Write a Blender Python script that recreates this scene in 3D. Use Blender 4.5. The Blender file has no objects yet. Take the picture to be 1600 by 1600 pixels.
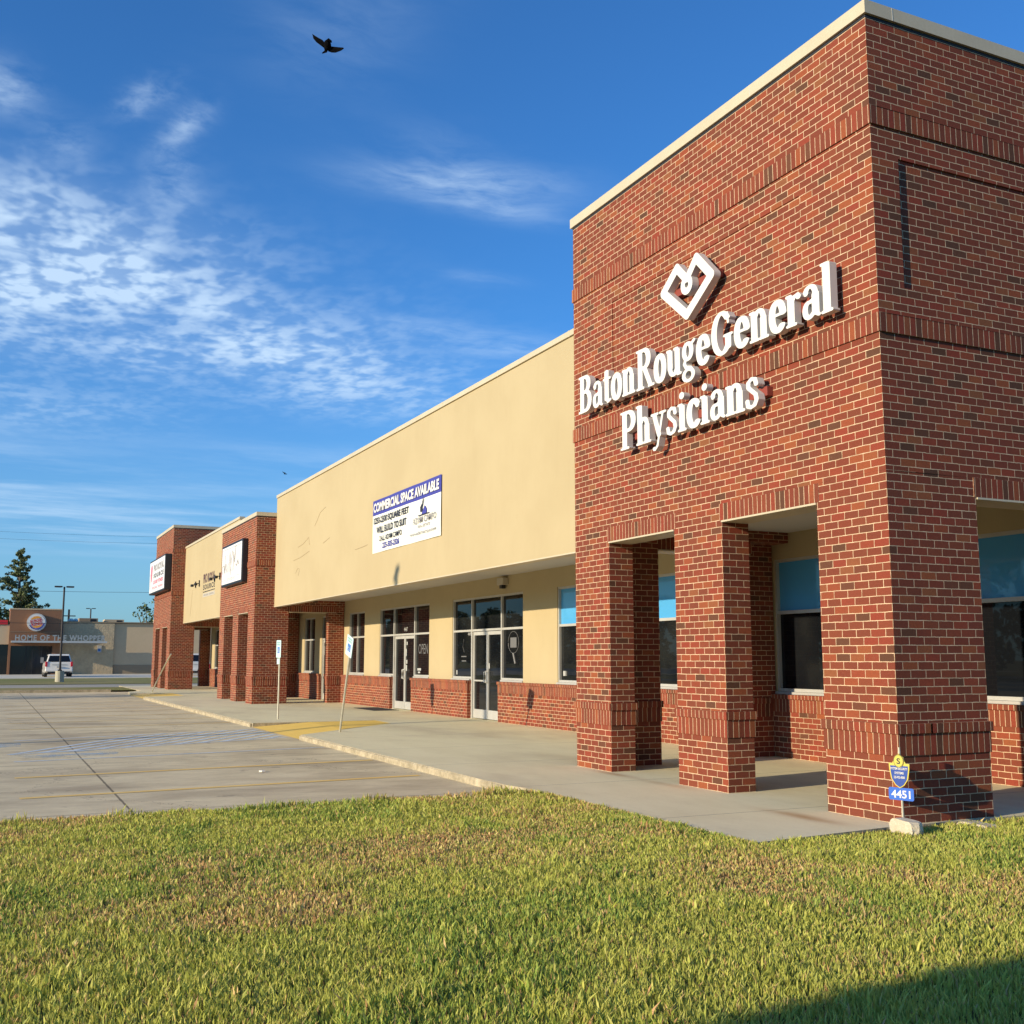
import bpy, math, random
import numpy as np
from mathutils import Vector
random.seed(7); rng = np.random.default_rng(11)
R = math.radians
sc = bpy.context.scene
COL = sc.collection

# ------------------------------------------------------------------ camera
cam = bpy.data.cameras.new('camera'); camo = bpy.data.objects.new('camera', cam); COL.objects.link(camo)
sc.camera = camo
camo.location = (-8.0927, 7.9899, 1.5736)
YAW, PIT = .4447, .1336
fwd = Vector((math.cos(YAW)*math.cos(PIT), -math.sin(YAW)*math.cos(PIT), math.sin(PIT)))
camo.rotation_euler = fwd.to_track_quat('-Z', 'Y').to_euler()
cam.sensor_width = 36; cam.lens = 1705.93/1600*36; cam.clip_start = .05; cam.clip_end = 3000
sc.render.resolution_x = 1024; sc.render.resolution_y = 1024

# ------------------------------------------------------------------ light
SUN_EL, SUN_AZ = R(14.2), R(10.)          # azimuth: from +Y towards -X
sdir = Vector((-math.sin(SUN_AZ)*math.cos(SUN_EL), math.cos(SUN_AZ)*math.cos(SUN_EL), math.sin(SUN_EL)))
sun = bpy.data.lights.new('sun', 'SUN'); sun.energy = 4.9; sun.angle = R(.55); sun.color = (1, .84, .60)
suno = bpy.data.objects.new('sun', sun); COL.objects.link(suno)
suno.rotation_euler = sdir.to_track_quat('Z', 'Y').to_euler()
sc.view_settings.view_transform = 'Standard'; sc.view_settings.look = 'None'
sc.view_settings.exposure = 0.30; sc.view_settings.gamma = 1

W = bpy.data.worlds.new('World'); sc.world = W; W.use_nodes = True
nt = W.node_tree; nt.nodes.clear()
class NT:
    """small helper around a node tree"""
    def __init__(s, t): s.t = t
    def n(s, kind, **kw):
        x = s.t.nodes.new(kind)
        for k, v in kw.items():
            if k.startswith('i_'): x.inputs[k[2:].replace('_', ' ')].default_value = v
            else: setattr(x, k, v)
        return x
    def l(s, a, b): s.t.links.new(a, b)
    def set(s, sock, v):
        if isinstance(v, (int, float, tuple, list)): sock.default_value = v
        else: s.l(v, sock)
    def m(s, op, a, b=0., c=None, clamp=False):
        x = s.n('ShaderNodeMath', operation=op, use_clamp=clamp)
        s.set(x.inputs[0], a); s.set(x.inputs[1], b)
        if c is not None: s.set(x.inputs[2], c)
        return x.outputs[0]
    def v(s, op, a, b):
        x = s.n('ShaderNodeVectorMath', operation=op); s.set(x.inputs[0], a); s.set(x.inputs[1], b)
        return x.outputs[0]
    def mix(s, f, a, b, mode='MIX'):
        x = s.n('ShaderNodeMix', data_type='RGBA', blend_type=mode)
        s.set(x.inputs[0], f)
        for q, w in ((6, a), (7, b)):
            if isinstance(w, tuple) and len(w) == 3: w = w+(1,)
            s.set(x.inputs[q], w)
        return x.outputs[2]
    def noise(s, vec, scale, detail=4, rough=.6, dist=0., col=False):
        x = s.n('ShaderNodeTexNoise'); x.inputs['Scale'].default_value = scale
        x.inputs['Detail'].default_value = detail; x.inputs['Roughness'].default_value = rough
        x.inputs['Distortion'].default_value = dist
        if vec is not None: s.l(vec, x.inputs['Vector'])
        return x.outputs['Color' if col else 'Fac']
    def ramp(s, f, pts):
        x = s.n('ShaderNodeValToRGB'); s.l(f, x.inputs[0]); e = x.color_ramp.elements
        while len(e) < len(pts): e.new(.5)
        for k, (p, c) in enumerate(pts):
            e[k].position = p; e[k].color = c if len(c) == 4 else tuple(c)+(1,)
        return x.outputs[0]
    def smooth(s, f, lo, hi):
        x = s.n('ShaderNodeMapRange', interpolation_type='SMOOTHSTEP'); s.set(x.inputs[0], f)
        x.inputs[1].default_value = lo; x.inputs[2].default_value = hi
        return x.outputs[0]
    def vecscale(s, vec, sc_):
        x = s.n('ShaderNodeMapping'); s.l(vec, x.inputs['Vector']); x.inputs['Scale'].default_value = sc_
        return x.outputs[0]
T = NT(nt)
sky = T.n('ShaderNodeTexSky', sky_type='NISHITA'); sky.sun_disc = False
sky.sun_elevation = SUN_EL; sky.sun_rotation = -SUN_AZ; sky.altitude = 10
sky.air_density = 1.0; sky.dust_density = .6; sky.ozone_density = 2.5
tc = T.n('ShaderNodeTexCoord')
sep = T.n('ShaderNodeSeparateXYZ'); T.l(tc.outputs['Generated'], sep.inputs[0])
dz = T.m('MAXIMUM', sep.outputs[2], .03)
u = T.m('DIVIDE', sep.outputs[0], dz); v = T.m('DIVIDE', sep.outputs[1], dz)
cv = T.n('ShaderNodeCombineXYZ'); T.l(u, cv.inputs[0]); T.l(v, cv.inputs[1])
P = cv.outputs[0]
def gauss(u0, v0, su, sv, a, rot=0.):
    du = T.m('SUBTRACT', u, u0); dv = T.m('SUBTRACT', v, v0)
    c, s_ = math.cos(rot), math.sin(rot)
    a1 = T.m('MULTIPLY_ADD', du, c/su, T.m('MULTIPLY', dv, s_/su))
    a2 = T.m('MULTIPLY_ADD', du, -s_/sv, T.m('MULTIPLY', dv, c/sv))
    q = T.m('ADD', T.m('MULTIPLY', a1, a1), T.m('MULTIPLY', a2, a2))
    return T.m('MULTIPLY', T.m('POWER', 2.718, T.m('MULTIPLY', q, -1.)), a)
def gsum(L):
    r = gauss(*L[0])
    for g in L[1:]: r = T.m('ADD', r, gauss(*g))
    return r
warp = T.v('ADD', P, T.v('SCALE', T.noise(P, 1.6, 4, .6, 0, True), (0, 0, 0)))
for nd in nt.nodes:
    if nd.type == 'VECT_MATH' and nd.operation == 'SCALE': nd.inputs[3].default_value = .28
mA = gsum([(2.5, -.02, .22, .2, .5), (2.85, -.17, .36, .32, 1.1), (3.3, -.35, .5, .5, 1.15), (3.6, -.95, .45, .42, .95),
           (3.95, -1.35, .4, .35, .6), (3.0, .2, .4, .3, .8), (4.6, -.1, .6, .5, .5), (3.35, .25, .5, .35, .7)])
edge = T.noise(T.vecscale(P, (.7, 1., 1)), 3.2, 4, .55, .2)
mA = T.m('MULTIPLY', mA, T.m('MULTIPLY_ADD', T.smooth(edge, .30, .6), .55, .45))
warp2 = T.v('ADD', P, T.v('SCALE', T.noise(P, 5., 3, .6, 0, True), (0, 0, 0)))
[nd for nd in nt.nodes if nd.type == 'VECT_MATH' and nd.operation == 'SCALE'][-1].inputs[3].default_value = .07
rip = T.noise(T.vecscale(warp2, (.8, 1.1, 1)), 13.5, 2, .5, 0)
rip2 = T.noise(T.vecscale(warp2, (.7, 1., 1)), 40., 3, .6)
rA = T.smooth(T.m('MULTIPLY_ADD', rip2, .16, rip), .42, .78)
fine = T.m('MULTIPLY', mA, T.m('MULTIPLY_ADD', rA, .58, .22), clamp=True)
mB = gsum([(1.95, -.20, .09, .035, .55, .3), (2.03, -.28, .10, .03, .6, .2), (2.2, -.28, .08, .05, .35), (2.02, .03, .09, .05, .6),
           (2.2, -.08, .1, .05, .3), (2.35, -.3, .08, .06, .4)])
wB = T.m('MULTIPLY', mB, T.smooth(T.noise(warp, 7., 5, .6), .35, .7))
mC = gsum([(2.03, -.85, .09, .2, .7, -.25), (2.12, -.98, .06, .14, .45), (1.9, -.72, .10, .12, .12), (1.6, -.45, .2, .12, .16),
           (2.55, -1.12, .05, .10, .22), (3.1, -1.45, .14, .25, .42), (3.0, -1.1, .1, .2, .2)])
wC = T.m('MULTIPLY', mC, T.smooth(T.noise(T.vecscale(warp, (2.2, 1.0, 1)), 3.5, 6, .62), .25, .75))
far = gsum([(7.7, -.2, 1.4, 1.4, .5), (6.0, .2, .8, .6, .35), (9.5, -1.5, 2., 2., .35), (5.6, -1.4, .8, .7, .28)])
wF = T.m('MULTIPLY', far, T.smooth(T.noise(T.vecscale(warp, (1.0, .45, 1)), 1.6, 5, .6), .35, .75))
cl = T.m('ADD', T.m('ADD', fine, wB), T.m('ADD', wC, wF), clamp=True)
cl = T.m('MULTIPLY', cl, T.smooth(sep.outputs[2], .03, .1))
skyc = T.mix(1., sky.outputs[0], (.114*.40, .114*.93, .114*1.50), 'MULTIPLY')
skyc = T.mix(T.m('MULTIPLY', T.m('SUBTRACT', 1., T.smooth(sep.outputs[2], -.02, .30)), .42), skyc, (.29, .44, .58))
outc = T.mix(T.m('MULTIPLY', cl, .82), skyc, (.54, .70, .88))
bg = T.n('ShaderNodeBackground'); T.l(outc, bg.inputs[0]); bg.inputs[1].default_value = 1.0
wo = T.n('ShaderNodeOutputWorld'); T.l(bg.outputs[0], wo.inputs[0])

# ------------------------------------------------------------------ materials
MAT = {}
def mat(name, color=(.5, .5, .5), rough=.6, metal=0., spec=.5, coat=0., build=None):
    if name in MAT: return MAT[name]
    m = bpy.data.materials.new(name); m.use_nodes = True
    t = NT(m.node_tree); p = m.node_tree.nodes['Principled BSDF']
    p.inputs['Base Color'].default_value = (*color, 1); p.inputs['Roughness'].default_value = rough
    p.inputs['Metallic'].default_value = metal; p.inputs['Specular IOR Level'].default_value = spec
    p.inputs['Coat Weight'].default_value = coat
    if build: build(t, p)
    MAT[name] = m; return m
def bump(t, p, h, strength=.3, dist=.01):
    b = t.n('ShaderNodeBump'); t.l(h, b.inputs['Height']); b.inputs['Strength'].default_value = strength
    b.inputs['Distance'].default_value = dist; t.l(b.outputs[0], p.inputs['Normal'])
def objco(t): return t.n('ShaderNodeTexCoord').outputs['Object']
def speckle(c1, c2, scale=3., fine=60., bs=.15, bd=.004):
    def f(t, p):
        o = objco(t); a = t.noise(o, scale, 5, .65); b = t.noise(o, fine, 3, .6)
        t.l(t.mix(t.smooth(t.m('MULTIPLY_ADD', b, .35, t.m('MULTIPLY', a, .65)), .3, .7), c1, c2), p.inputs['Base Color'])
        bump(t, p, b, bs, bd)
    return f
def brick(off):
    def f(t, p):
        uv = t.n('ShaderNodeUVMap').outputs[0]
        o = objco(t)
        wob = t.v('SUBTRACT', t.noise(uv, 9., 3, .6, 0, True), (.5, .5, .5))
        ws = t.n('ShaderNodeVectorMath', operation='SCALE'); t.l(wob, ws.inputs[0]); ws.inputs[3].default_value = .010
        wob2 = t.v('SUBTRACT', t.noise(uv, 45., 2, .6, 0, True), (.5, .5, .5))
        ws2 = t.n('ShaderNodeVectorMath', operation='SCALE'); t.l(wob2, ws2.inputs[0]); ws2.inputs[3].default_value = .006
        uvw = t.v('ADD', uv, t.v('ADD', ws.outputs[0], ws2.outputs[0]))
        b = t.n('ShaderNodeTexBrick'); b.offset = off; b.offset_frequency = 2; b.squash = 1
        t.l(uvw, b.inputs['Vector']); b.inputs['Scale'].default_value = 1
        b.inputs['Color1'].default_value = (0, 0, 0, 1); b.inputs['Color2'].default_value = (1, 1, 1, 1)
        b.inputs['Mortar'].default_value = (.5, .5, .5, 1)
        b.inputs['Mortar Size'].default_value = .0046; b.inputs['Mortar Smooth'].default_value = .2
        b.inputs['Bias'].default_value = 0.; b.inputs['Brick Width'].default_value = .2032; b.inputs['Row Height'].default_value = .0813
        col = t.ramp(b.outputs['Color'], [(0., (.10, .045, .025)), (.05, (.135, .052, .028)), (.10, (.19, .050, .026)), (.42, (.200, .045, .024)),
                                          (.60, (.222, .058, .028)), (.78, (.265, .048, .026)), (.95, (.30, .082, .031)), (1., (.24, .088, .037))])
        n1 = t.noise(o, 55., 4, .7); n2 = t.noise(o, 1.1, 4, .6); n3 = t.noise(o, 16., 4, .7)
        col = t.mix(t.m('MULTIPLY', t.smooth(n1, .35, .75), .32), col, (.06, .022, .015))
        col = t.mix(t.m('MULTIPLY', t.smooth(n2, .45, .8), .30), col, (.14, .048, .032))
        col = t.mix(t.m('MULTIPLY', t.smooth(n3, .56, .8), .18), col, (.30, .155, .095))
        mor = t.mix(t.smooth(t.noise(o, 7., 4, .6), .3, .75), (.76, .55, .35), (.44, .31, .19))
        # old sign ghosting and lime wash: paler mortar stains running over the bricks
        lime = t.m('MULTIPLY', t.smooth(t.noise(t.vecscale(o, (1, 1, .35)), 2.3, 5, .7), .62, .80), .22)
        col = t.mix(lime, col, (.36, .25, .18))
        fac = t.m('ADD', b.outputs['Fac'], t.m('MULTIPLY', t.smooth(t.noise(uv, 70., 2, .6), .66, .75), .12), clamp=True)
        t.l(t.mix(fac, col, mor), p.inputs['Base Color'])
        p.inputs['Roughness'].default_value = .88; p.inputs['Specular IOR Level'].default_value = .25
        h = t.m('ADD', t.m('MULTIPLY', b.outputs['Fac'], -.75), t.m('MULTIPLY', n1, .45))
        bump(t, p, h, .75, .006)
    return f
M_BRICK = mat('brick_running_bond', build=brick(.5))
M_SOLD = mat('brick_soldier_course', build=brick(0.))
def stucco(t, p):
    o = objco(t)
    a = t.noise(t.vecscale(o, (1, 1, 1)), .55, 5, .6); b = t.noise(t.vecscale(o, (3., 3., .5)), 1.3, 5, .7); c = t.noise(o, 90., 3, .6)
    c1 = t.mix(t.smooth(a, .3, .72), (.435, .352, .205), (.465, .380, .225))
    c1 = t.mix(t.m('MULTIPLY', t.smooth(b, .5, .82), .2), c1, (.37, .295, .17))
    c1 = t.mix(t.m('MULTIPLY', t.smooth(t.noise(o, 3.2, 5, .7), .62, .8), .25), c1, (.39, .32, .195))
    # vertical control joints
    s = t.n('ShaderNodeSeparateXYZ'); t.l(o, s.inputs[0])
    fx = t.m('ABSOLUTE', t.m('SUBTRACT', t.m('FLOORED_MODULO', t.m('SUBTRACT', s.outputs[0], 15.06), 7.3), 3.65))
    j = t.m('GREATER_THAN', fx, 3.642)
    c1 = t.mix(t.m('MULTIPLY', j, .35), c1, (.38, .30, .19))
    t.l(c1, p.inputs['Base Color']); p.inputs['Roughness'].default_value = .9; p.inputs['Specular IOR Level'].default_value = .2
    bump(t, p, c, .28, .004)
M_STUC = mat('cream_stucco', build=stucco)
M_COPE = mat('cream_metal_coping', build=speckle((.50, .43, .29), (.58, .50, .35), 1.2, 30., .03), rough=.5)
M_ALU = mat('aluminium_frame', build=speckle((.47, .46, .42), (.56, .55, .51), 2., 80., .02), rough=.42, metal=.25)
M_SOFF = mat('soffit_panel', (.55, .53, .49), .8)
def glass(t, p):
    o = objco(t)
    t.l(t.mix(t.smooth(t.noise(o, .8, 3, .5), .4, .7), (.006, .007, .009), (.016, .017, .017)), p.inputs['Base Color'])
    p.inputs['Roughness'].default_value = .015; p.inputs['IOR'].default_value = 1.42; p.inputs['Specular IOR Level'].default_value = .36
    bump(t, p, t.noise(o, .7, 2, .5), .04, .05)
M_GLASS = mat('dark_storefront_glass', build=glass)
M_BLUE = mat('blue_roller_shade', (.06, .34, .68), .75, coat=.9)
MAT['blue_roller_shade'].node_tree.nodes['Principled BSDF'].inputs['Coat Roughness'].default_value = .02
M_BLACK = mat('black_metal', (.012, .012, .014), .45)
M_WHITE = mat('white_letter_face', (.74, .72, .66), .45)
M_RET = mat('letter_return_grey', (.60, .58, .54), .5)
M_RACE = mat('raceway_red_paint', (.24, .045, .03), .6)
M_VINYL = mat('white_vinyl', build=speckle((.78, .77, .66), (.84, .83, .72), 1.5, 40., .02), rough=.55)
M_NAVY = mat('navy_blue_print', (.055, .055, .30), .5)
M_INK = mat('dark_print', (.02, .02, .028), .6)
M_GREYINK = mat('grey_print', (.30, .29, .28), .6)
M_PINK = mat('rose_print', (.62, .12, .18), .6)
M_GALV = mat('galvanised_post', build=speckle((.46, .43, .34), (.60, .57, .46), 6., 60., .05), rough=.45, metal=.5)
def concrete(c1, c2, dark, joints=(), rust=(), stain=.5, str_=(1, 1, 1), hscale=1., spots=False):
    def f(t, p):
        o = objco(t); s = t.n('ShaderNodeSeparateXYZ'); t.l(o, s.inputs[0])
        os = t.vecscale(o, str_)
        a = t.noise(os, .35, 5, .62); b = t.noise(os, 1.7, 6, .68); c = t.noise(o, 120., 3, .65); d = t.noise(o, 18., 4, .7)
        col = t.mix(t.smooth(b, .3, .72), c1, c2)
        col = t.mix(t.m('MULTIPLY', t.smooth(a, .44, .72), stain), col, dark)
        col = t.mix(t.m('MULTIPLY', t.smooth(d, .5, .8), .22), col, dark)
        col = t.mix(t.m('MULTIPLY', t.smooth(c, .55, .75), .18), col, dark)
        if spots:
            vo = t.n('ShaderNodeTexVoronoi'); vo.inputs['Scale'].default_value = .9; t.l(t.v('ADD', o, t.noise(o, 3., 3, .6, 0, True)), vo.inputs['Vector'])
            col = t.mix(t.m('MULTIPLY', t.m('SUBTRACT', 1., t.smooth(vo.outputs['Distance'], .03, .16)), .55), col, (.16, .13, .10))
            vc = t.n('ShaderNodeTexVoronoi', feature='DISTANCE_TO_EDGE'); vc.inputs['Scale'].default_value = .22
            ns = t.n('ShaderNodeVectorMath', operation='SCALE'); t.l(t.noise(o, 1.3, 5, .7, 0, True), ns.inputs[0]); ns.inputs[3].default_value = 1.6
            t.l(t.v('ADD', o, ns.outputs[0]), vc.inputs['Vector'])
            col = t.mix(t.m('MULTIPLY', t.m('LESS_THAN', vc.outputs['Distance'], .0022), .6), col, (.14, .11, .08))
        for ax, off, per, w in joints:
            fx = t.m('ABSOLUTE', t.m('SUBTRACT', t.m('FLOORED_MODULO', t.m('SUBTRACT', s.outputs[ax], off-per/2), per), per/2))
            wj = t.m('MULTIPLY_ADD', t.noise(o, 5., 2, .5), w*1.2, w*.4)
            jc = (.80, .70, .50) if (per > 50 and w < .0125) else (dark[0]*.35, dark[1]*.35, dark[2]*.33)
            col = t.mix(t.m('MULTIPLY', t.m('LESS_THAN', fx, wj), .8), col, jc)
        for x0, y0, sx, sy, a_ in rust:
            q = t.m('ADD', t.m('POWER', t.m('ABSOLUTE', t.m('DIVIDE', t.m('SUBTRACT', s.outputs[0], x0), sx)), 2.),
                    t.m('POWER', t.m('ABSOLUTE', t.m('DIVIDE', t.m('SUBTRACT', s.outputs[1], y0), sy)), 2.))
            g = t.m('MULTIPLY', t.m('POWER', 2.718, t.m('MULTIPLY', q, -1.)), t.m('MULTIPLY_ADD', b, 1.0, .15))
            col = t.mix(t.m('MULTIPLY', g, a_, clamp=True), col, (.36, .17, .045))
        t.l(col, p.inputs['Base Color']); p.inputs['Roughness'].default_value = .85; p.inputs['Specular IOR Level'].default_value = .3
        bump(t, p, t.m('ADD', c, t.m('MULTIPLY', d, .8)), .3*hscale, .004)
    return f
M_WALK = mat('sidewalk_concrete', build=concrete((.80, .73, .47), (.75, .675, .42), (.44, .35, .215),
    joints=((1, -1.05, 60., .010), (1, .04, 60., .008), (0, 1.35, 3.05, .007)), stain=.45, str_=(.6, 1.2, 1),
    rust=((.85, .5, .55, .12, 1.0), (5.2, .1, .5, .10, .9), (3.9, .15, .7, .1, .5))))
M_LOT = mat('parking_lot_concrete', build=concrete((.77, .66, .415), (.60, .505, .31), (.33, .26, .165),
    joints=((1, 6.45, 60., .014), (0, 4.9, 6.2, .012)), stain=.75, str_=(1.6, .7, 1), hscale=1.4, spots=True))
M_KERB = mat('kerb_concrete', build=speckle((.24, .20, .125), (.54, .46, .31), 3.0, 18., .6, .02), rough=.9)
def paintmat(name, c, wear_lo, wear_hi, tint):
    def f(t, p):
        o = objco(t); a = t.noise(t.vecscale(o, (1, .6, 1)), 2.2, 5, .7); b = t.noise(o, 40., 4, .7)
        w = t.smooth(t.m('MULTIPLY_ADD', b, .4, t.m('MULTIPLY', a, .6)), wear_lo, wear_hi)
        t.l(t.mix(t.smooth(a, .3, .7), c, tint), p.inputs['Base Color']); p.inputs['Roughness'].default_value = .7
        t.l(w, p.inputs['Alpha'])
    return mat(name, build=f)
M_YL = paintmat('yellow_line_paint', (.90, .64, .20), .12, .34, (.84, .55, .14))
M_YR = paintmat('yellow_ramp_paint', (.80, .47, .085), .02, .20, (.74, .42, .10))
M_BL = paintmat('blue_line_paint', (.58, .68, .74), .28, .56, (.66, .72, .74))
M_BB = paintmat('blue_patch_paint', (.34, .50, .66), .44, .68, (.40, .54, .66))

# ------------------------------------------------------------------ mesh builder
class MB:
    def __init__(s): s.v = []; s.f = []; s.uv = []; s.mi = []; s.mats = []
    def midx(s, m):
        if m not in s.mats: s.mats.append(m)
        return s.mats.index(m)
    def face(s, pts, m, uvs=None):
        b = len(s.v); s.v += [tuple(p) for p in pts]; s.f.append(tuple(range(b, b+len(pts))))
        s.uv.append(uvs if uvs else [(0, 0)]*len(pts)); s.mi.append(s.midx(m))
    def box(s, x0, x1, y0, y1, z0, z1, m, sold=False, skip=''):
        if x0 > x1: x0, x1 = x1, x0
        if y0 > y1: y0, y1 = y1, y0
        def uvf(p, ax):
            h = (p[0], p[1], p[0])[ax]; w = p[2] if ax != 2 else p[1]
            return (w-z0+.004, h) if (sold and ax != 2) else (h, w)
        F = {'-x': (0, [(x0, y1, z0), (x0, y0, z0), (x0, y0, z1), (x0, y1, z1)]), '+x': (0, [(x1, y0, z0), (x1, y1, z0), (x1, y1, z1), (x1, y0, z1)]),
             '-y': (1, [(x0, y0, z0), (x1, y0, z0), (x1, y0, z1), (x0, y0, z1)]), '+y': (1, [(x1, y1, z0), (x0, y1, z0), (x0, y1, z1), (x1, y1, z1)]),
             '-z': (2, [(x0, y1, z0), (x1, y1, z0), (x1, y0, z0), (x0, y0, z0)]), '+z': (2, [(x0, y0, z1), (x1, y0, z1), (x1, y1, z1), (x0, y1, z1)])}
        for k, (ax, pts) in F.items():
            if k in skip.split(): continue
            ua = {0: 1, 1: 0, 2: 2}[ax]
            uvs = [uvf(p, ua if ua != 0 else 0) for p in pts]
            uvs = []
            for p in pts:
                if ax == 2: uvs.append((p[0], p[1]))
                else:
                    h = p[1] if ax == 0 else p[0]
                    uvs.append((.0075+(p[2]-z0)/(z1-z0)*.187, h) if sold else (h, p[2]))
            s.face(pts, m, uvs)
    def quadbox(s, c, ux, uy, uz, m):
        """oriented box: centre, half-vectors"""
        c, ux, uy, uz = map(Vector, (c, ux, uy, uz))
        P = lambda a, b, d: c+ux*a+uy*b+uz*d
        for q in ([(-1,-1,-1),(-1,1,-1),(1,1,-1),(1,-1,-1)], [(-1,-1,1),(1,-1,1),(1,1,1),(-1,1,1)], [(-1,-1,-1),(1,-1,-1),(1,-1,1),(-1,-1,1)],
                  [(1,1,-1),(-1,1,-1),(-1,1,1),(1,1,1)], [(-1,1,-1),(-1,-1,-1),(-1,-1,1),(-1,1,1)], [(1,-1,-1),(1,1,-1),(1,1,1),(1,-1,1)]):
            s.face([P(*k) for k in q], m, [(k[0], k[2]) for k in q])
    def tube(s, pts, r, m, n=10, cap=True):
        pts = [Vector(p) for p in pts]; rs = r if isinstance(r, (list, tuple)) else [r]*len(pts)
        rings = []
        for i, p in enumerate(pts):
            d = (pts[min(i+1, len(pts)-1)]-pts[max(i-1, 0)]).normalized()
            a = d.cross(Vector((0, 0, 1)));
            if a.length < 1e-3: a = Vector((1, 0, 0))
            a.normalize(); b = d.cross(a)
            rings.append([p+(a*math.cos(2*math.pi*k/n)+b*math.sin(2*math.pi*k/n))*rs[i] for k in range(n)])
        for i in range(len(rings)-1):
            for k in range(n):
                s.face([rings[i][k], rings[i+1][k], rings[i+1][(k+1) % n], rings[i][(k+1) % n]], m)
        if cap: s.face(rings[0], m); s.face(rings[-1][::-1], m)
    def prism(s, poly, O, U, V, N, d, m, ms=None):
        """2D polygon in frame O,U,V extruded by d along N (front face at +d)"""
        O, U, V, N = map(Vector, (O, U, V, N)); ms = ms or m
        f = [O+U*a+V*b+N*d for a, b in poly]; k = [O+U*a+V*b for a, b in poly]
        s.face(f, m); s.face(k[::-1], ms); n = len(poly)
        for i in range(n): s.face([k[i], k[(i+1) % n], f[(i+1) % n], f[i]], ms)
    def add(s, vs, fs, m):
        b = len(s.v); s.v += [tuple(p) for p in vs]; k = s.midx(m)
        for f in fs: s.f.append(tuple(b+i for i in f)); s.uv.append([(0, 0)]*len(f)); s.mi.append(k)
    def text(s, txt, O, U, V, N, w, h, m, lift=.004, bold=0., xspace=1.):
        """built-in font text fitted into w x h, lower-left corner at O"""
        cu = bpy.data.curves.new('t', 'FONT'); cu.body = txt; cu.offset = bold; cu.space_character = xspace
        cu.resolution_u = 3
        ob = bpy.data.objects.new('t', cu); COL.objects.link(ob)
        dg = bpy.context.evaluated_depsgraph_get(); me = bpy.data.meshes.new_from_object(ob.evaluated_get(dg))
        vs = [v_.co.copy() for v_ in me.vertices]; fs = [tuple(p_.vertices) for p_ in me.polygons]
        bpy.data.objects.remove(ob); bpy.data.meshes.remove(me); bpy.data.curves.remove(cu)
        x0 = min(p.x for p in vs); x1 = max(p.x for p in vs); y0 = min(p.y for p in vs); y1 = max(p.y for p in vs)
        O, U, V, N = map(Vector, (O, U, V, N))
        s.add([O+U*((p.x-x0)/(x1-x0)*w)+V*((p.y-y0)/(y1-y0)*h)+N*lift for p in vs], fs, m)
    def build(s, name, parent=None, bevel=0., smooth=False, wseg=2):
        me = bpy.data.meshes.new(name); me.from_pydata(s.v, [], s.f)
        for m in s.mats: me.materials.append(m)
        me.polygons.foreach_set('material_index', s.mi)
        ul = me.uv_layers.new(name='UVMap'); flat = [c for fu in s.uv for q in fu for c in q]
        ul.data.foreach_set('uv', flat)
        if smooth: me.polygons.foreach_set('use_smooth', [True]*len(s.f))
        me.update(); o = bpy.data.objects.new(name, me); COL.objects.link(o)
        if parent: o.parent = parent; o.matrix_parent_inverse = parent.matrix_basis.inverted()
        if bevel:
            w_ = o.modifiers.new('weld', 'WELD'); w_.merge_threshold = .0005
            b_ = o.modifiers.new('bevel', 'BEVEL'); b_.width = bevel; b_.segments = wseg; b_.limit_method = 'ANGLE'
        return o
def tag(o, label=None, cat=None, group=None, kind=None):
    if label: o['label'] = label
    if cat: o['category'] = cat
    if group: o['group'] = group
    if kind: o['kind'] = kind
    return o
def empty(name, loc, label=None, cat=None, group=None):
    o = bpy.data.objects.new(name, None); COL.objects.link(o); o.location = loc; o.empty_display_size = .2
    return tag(o, label, cat, group)
FU, FV, FN = (-1, 0, 0), (0, 0, 1), (0, 1, 0)            # frame of a sign that faces the car park (+Y)
BU, BV, BN = (0, -1, 0), (0, 0, 1), (-1, 0, 0)           # frame of a sign that faces -X

# ------------------------------------------------------------------ ground
def sheet(name, poly, z, m, kind='structure', sub=1):
    b = MB(); b.face([(x, y, z) for x, y in poly], m, [(x, y) for x, y in poly])
    return tag(b.build(name), kind=kind)
def groundmat(t, p):
    o = objco(t); a = t.noise(o, .12, 5, .6); b = t.noise(o, 2.5, 5, .7)
    c = t.mix(t.smooth(a, .35, .65), (.26, .26, .08), (.38, .31, .13)); c = t.mix(t.m('MULTIPLY', b, .5), c, (.15, .15, .05))
    t.l(c, p.inputs['Base Color']); p.inputs['Roughness'].default_value = 1; p.inputs['Specular IOR Level'].default_value = .1
    bump(t, p, b, .6, .05)
M_GROUND = mat('far_ground', build=groundmat)
sheet('ground', [(-600, -1500), (2200, -1500), (2200, 1500), (-600, 1500)], -.30, M_GROUND)
# parking lot of the shopping centre
b = MB(); b.box(3.6, 51.5, -2.0, 58., -.6, -.10, M_LOT, skip='-z'); tag(b.build('parking_lot'), kind='structure')
# sidewalk slab with rounded kerb nose at its near end
def slab(poly, z0, z1, m, name):
    b = MB(); b.face([(x, y, z1) for x, y in poly], m, [(x, y) for x, y in poly])
    n = len(poly)
    for i in range(n):
        a, c = poly[i], poly[(i+1) % n]; b.face([(a[0], a[1], z1), (a[0], a[1], z0), (c[0], c[1], z0), (c[0], c[1], z1)], M_KERB)
    return tag(b.build(name), kind='structure')
pts = [(-.22, 1.88), (-.05, .24), (-.05, -4.6), (60.5, -4.6), (60.5, .9), (49.5, 1.0), (48., 1.75), (45.4, 1.95)]
pts += [(44.6, .2), (41.2, .2), (40.2, 1.95), (19.35, 1.99), (19.3, -1.15), (17.9, -1.10), (14.75, 1.99)]
pts += [(5.2, 2.03), (4.6, 2.0), (4.25, 1.93), (3.6, 1.88)]
slab(pts[::-1], -.5, 0., M_WALK, 'sidewalk')
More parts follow.
